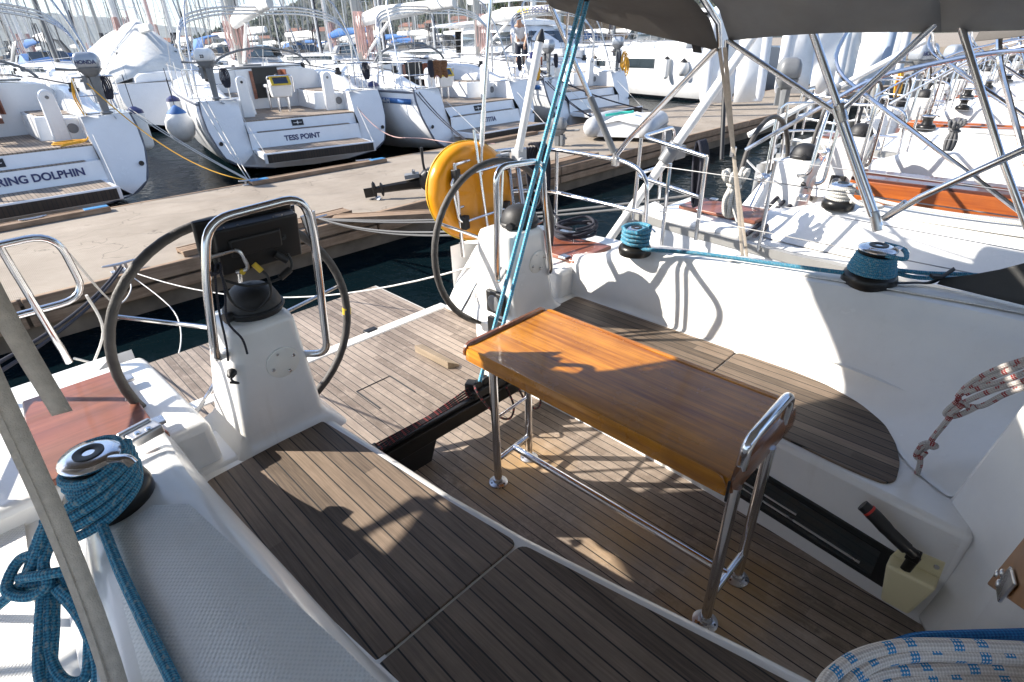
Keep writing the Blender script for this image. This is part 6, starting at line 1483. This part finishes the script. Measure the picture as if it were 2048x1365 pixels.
# scrub and trees on the hill: one uncountable cover
random.seed(21); mb = MB()
for k in range(6500):
    u = random.random()**.9; w = random.random()*.62; p = V(fn_) if False else V(hf(u, w))
    if p.z < 2: continue
    s = random.uniform(1.6, 4.2)*(.6+w); h = s*random.uniform(.7, 1.4); a = random.random()*6
    pts = [p + V((s*.6*math.cos(a+q*1.57+random.uniform(-.4,.4)), s*.6*math.sin(a+q*1.57), random.uniform(0,.3)*h)) for q in range(4)] + [p + V((random.uniform(-.3,.3)*s, random.uniform(-.3,.3)*s, h))]
    mb.add(pts, [(0,1,4),(1,2,4),(2,3,4),(3,0,4)])
obj('hillside_scrub', mb, plain('scrub_leaf', (.035,.048,.022), 1, 0, .5, .3), None, smooth=0, label='dark green scrub and small trees covering the hillside', cat='scrub', kind='stuff')
STO = plain('house_wall', (.50,.44,.36), .9, 0, .15, .3); RED = plain('roof_tile', (.22,.10,.065), .9, 0, .3, 2)
def house(x, y, z, w, d, h, rz, label, wall=STO):
    t = empty('hillside_house', (x, y, z), rz, label, 'house', 'houses of the town at the foot of the hill')
    mb = MB(); mb.box((0,0,h/2-2),(w,d,h+4)); obj('wall', mb, wall, t)
    mb = MB(); mb.hexa([(-w/2-.3,-d/2-.3,h),(w/2+.3,-d/2-.3,h),(w/2+.3,d/2+.3,h),(-w/2-.3,d/2+.3,h)], [(-w/2+1.5,-.05,h+d*.25),(w/2-1.5,-.05,h+d*.25),(w/2-1.5,.05,h+d*.25),(-w/2+1.5,.05,h+d*.25)]); obj('roof', mb, RED, t, smooth=0)
    for sx in (-.3, 0, .3):
        mb = MB()
        for sz in (.3, .72):
            mb.box((sx*w, -d/2-.03, h*sz), (.9, .08, 1.3)); mb.box((sx*w*.9*0-w/2-.03 if sx == 0 else w/2+.03, sx*d*.8, h*sz), (.08, .9, 1.3))
        obj('window', mb, GLS, t)
    return t
random.seed(8); WHW = plain('white_render', (.62,.60,.56), .9, 0, .08, .3)
for k in range(30):
    a = R(random.uniform(47, 74)); d = random.uniform(345, 430) + (k % 3)*22
    u = (math.degrees(a)+12)/94; w = (d-330)/720; z = hf(u, max(0,w))[2]
    house(d*math.cos(a), d*math.sin(a), max(z, 0), random.uniform(8,14), random.uniform(7,10), random.uniform(5,9), -math.pi/4+random.uniform(-.6,.6),
          f'{["cream","white","ochre"][k%3]} walled house with red tiled roof, {ORD[k//2]} from the right on the {["lower","upper"][k%2]} town slope', [STO, WHW, STO][k%3])
# stone tower and curtain wall on the quay
m, nt, b = _new('castle_stone'); v = coords(nt)
bk = N(nt, 'ShaderNodeTexBrick'); bk.inputs['Scale'].default_value = 1.6; bk.inputs['Mortar Size'].default_value = .03
bk.inputs['Color1'].default_value = (.40,.31,.20,1); bk.inputs['Color2'].default_value = (.30,.22,.14,1); bk.inputs['Mortar'].default_value = (.16,.12,.08,1)
cxyz = N(nt, 'ShaderNodeCombineXYZ'); s_ = N(nt, 'ShaderNodeSeparateXYZ'); nt.links.new(v, s_.inputs[0])
nt.links.new(math_(nt, 'ADD', s_.outputs[0], s_.outputs[1]), cxyz.inputs[0]); nt.links.new(s_.outputs[2], cxyz.inputs[1]); nt.links.new(cxyz.outputs[0], bk.inputs['Vector'])
c = mixc(nt, ramp(nt, noise(nt, v, .35, 8, .75), [(.4, (0,)*3), (.7, (.6,)*3)]), bk.outputs[0], (.17,.13,.09))
nt.links.new(c, b.inputs['Base Color']); b.inputs['Roughness'].default_value = .95; bump(nt, b, noise(nt, v, 3, 8, .75), 1, .15); CAS = m
def polar(az, d, z=0): return V((d*math.cos(R(az)), d*math.sin(R(az)), z))
tw_ = empty('stone_tower', (*polar(43.1, 96)[:2], -.2), R(-38), 'square brown stone castle tower rising beside the dark tree', 'tower')
mb = MB(); mb.loft([[(-3.6*k,-3.6*k,z),(3.6*k,-3.6*k,z),(3.6*k,3.6*k,z),(-3.6*k,3.6*k,z)] for z, k in ((0,1.12),(3,1.03),(14,1.0),(14.3,1.06),(16,1.06))]); obj('tower_wall', mb, CAS, tw_)
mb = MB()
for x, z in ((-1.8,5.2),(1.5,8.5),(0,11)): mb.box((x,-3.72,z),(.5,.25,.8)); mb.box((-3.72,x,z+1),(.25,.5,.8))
obj('arrow_slit', mb, BLK, tw_)  # black boxes give the slits their inner shade
cw = empty('castle_wall', (*polar(35.5, 92)[:2], -.2), R(-50), 'rough stone castle wall with dark openings right of the tower', 'castle wall')
mb = MB(); mb.box((0,0,4.4),(15,2.2,8.8)); mb.box((-6,-1.4,3.2),(1.6,1.2,6.4)); mb.box((3,-1.4,3.4),(1.8,1.2,6.8)); obj('rampart', mb, CAS, cw)
mb = MB(); mb.box((-2,-1.12,2.2),(1.2,.1,2.2)); mb.box((6,-1.12,5.2),(1.5,.1,1.6)); mb.box((.4,-1.12,5.5),(.8,.1,1.1)); obj('wall_opening', mb, BLK, cw)  # no holes cut: black boxes stand for the shade inside
for k in range(8): pass
# quay under the castle
mb = MB(); mb.loft([[tuple(polar(az, 78, ZW-1)), tuple(polar(az, 78, .15)), tuple(polar(az, 330, .6)), tuple(polar(az, 330, ZW-1))] for az in (-8, 10, 25, 40, 46, 50)]); struct('quay', mb, CONC)
LEAFM = plain('leaf_dark', (.035,.060,.018), .9, 0, .5, .8)
def tree(x, y, z, h, r, label, n=1400, seed=1, mat=LEAFM):
    rn = random.Random(seed); t = empty('leafy_tree', (x, y, z), 0, label, 'tree', 'trees on the quay')
    mb = MB(); mb.tube([(0,0,0),(.1,.05,h*.3),(0,.1,h*.6)], [r*.10,r*.075,r*.04], 8)
    tips = []
    for k in range(9):
        a = rn.random()*6.28; e = V((math.cos(a)*r*rn.uniform(.3,.75), math.sin(a)*r*rn.uniform(.3,.75), h*rn.uniform(.45,.95))); mb.tube([(0,.05,h*.3),e*.6+V((0,0,h*.12)),e], [r*.05,r*.03,r*.012], 5); tips.append(e)
    obj('trunk', mb, plain('bark', (.10,.075,.05), .95), t)
    mb = MB()
    for k in range(n):
        c = rn.choice(tips) + V((rn.gauss(0,r*.22),rn.gauss(0,r*.22),rn.gauss(0,h*.10))); s = rn.uniform(.10,.22)*r*.35
        q = V((rn.uniform(-1,1),rn.uniform(-1,1),rn.uniform(-.6,1))).normalized(); a = q.orthogonal().normalized()*s; b_ = q.cross(a)*.7
        mb.add([c-a, c-b_, c+a, c+b_], [(0,1,2,3)])
    obj('crown', mb, mat, t, smooth=0); return t
for k, (az, d, h, r, l) in enumerate(((44.6,95,8.5,3.6,'dark green bushy tree directly left of the stone tower'),(47.2,112,6,2.8,'lower green tree left of the bushy tree by the tower'),(25,88,8,3.5,'tree with pale green crown seen above the steel hoops'),(20.5,92,7,3.2,'dark tree behind the standing dinghies'),(51,150,6,3,'small dark tree before the red roofed houses'))):
    p = polar(az, d); tree(p.x, p.y, 0, h, r, l, 2200, k+3)
m = bpy.data.materials.new('sea_haze'); m.use_nodes = True; nt = m.node_tree; nt.nodes.remove(nt.nodes['Principled BSDF'])
pv = nt.nodes.new('ShaderNodeVolumePrincipled'); pv.inputs['Color'].default_value = (.80, .88, .97, 1); pv.inputs['Density'].default_value = .0001
nt.links.new(pv.outputs[0], nt.nodes['Material Output'].inputs['Volume'])
mb = MB(); mb.box((2250, 2250, 210), (8800, 8800, 430)); hz = obj('haze', mb, m, None, kind='stuff', label='thin blue sea haze over the harbour and the distant hills', cat='haze'); hz.location = hz.location
# ---------------------------------------------------------------- light, sky, camera
w = bpy.data.worlds.new('World'); sc.world = w; w.use_nodes = True; nt = w.node_tree
sk = nt.nodes.new('ShaderNodeTexSky'); sk.sky_type = 'NISHITA'; sk.sun_disc = False
SAZ = math.atan2(.75, -.67); SEL = R(33)
sk.sun_elevation = SEL; sk.sun_rotation = math.pi/2 - SAZ; sk.air_density = 1.0; sk.dust_density = .6; sk.ozone_density = 1.5
bg = nt.nodes['Background']; bg.inputs[1].default_value = .10
tc = nt.nodes.new('ShaderNodeTexCoord'); mp = nt.nodes.new('ShaderNodeMapping'); mp.inputs['Scale'].default_value = (1, 1, 4.5)
nt.links.new(tc.outputs['Generated'], mp.inputs[0]); nz = noise(nt, mp.outputs[0], 2.1, 8, .62)
f_ = ramp(nt, nz, [(.5, (0,)*3), (.75, (.6,)*3)])
tint = mixc(nt, 1.0, sk.outputs[0], (.97, 1.0, 1.08), 'MULTIPLY')
cl = mixc(nt, f_, tint, (5.2, 6.0, 7.2)); nt.links.new(cl, bg.inputs[0])
sl = bpy.data.lights.new('sun', 'SUN'); sl.energy = 5.0; sl.angle = R(.53); sl.color = (1, .93, .83)
so = bpy.data.objects.new('sun', sl); C.objects.link(so)
d = V((math.cos(SAZ)*math.cos(SEL), math.sin(SAZ)*math.cos(SEL), math.sin(SEL))); so.rotation_euler = d.to_track_quat('Z', 'Y').to_euler(); so.location = (-8, 9, 12)
cd = bpy.data.cameras.new('camera'); co = bpy.data.objects.new('camera', cd); C.objects.link(co); sc.camera = co
cd.sensor_width = 36; cd.lens = 36*1088.7/2048; cd.clip_start = .03; cd.clip_end = 20000
PITCH, ROLL, YAW = .50086, .02951, .77308
fwd = V((math.sin(YAW)*math.cos(PITCH), math.cos(YAW)*math.cos(PITCH), -math.sin(PITCH)))
right = V((math.cos(YAW), -math.sin(YAW), 0)); up = right.cross(fwd)
r2 = right*math.cos(ROLL) - up*math.sin(ROLL); u2 = up*math.cos(ROLL) + right*math.sin(ROLL)
Mx = Matrix((r2, u2, -fwd)).transposed().to_4x4(); Mx.translation = V((0, 0, 1.65)); co.matrix_world = Mx
sc.view_settings.view_transform = 'Standard'; sc.view_settings.look = 'None'; sc.view_settings.exposure = 1.3; sc.view_settings.gamma = 1
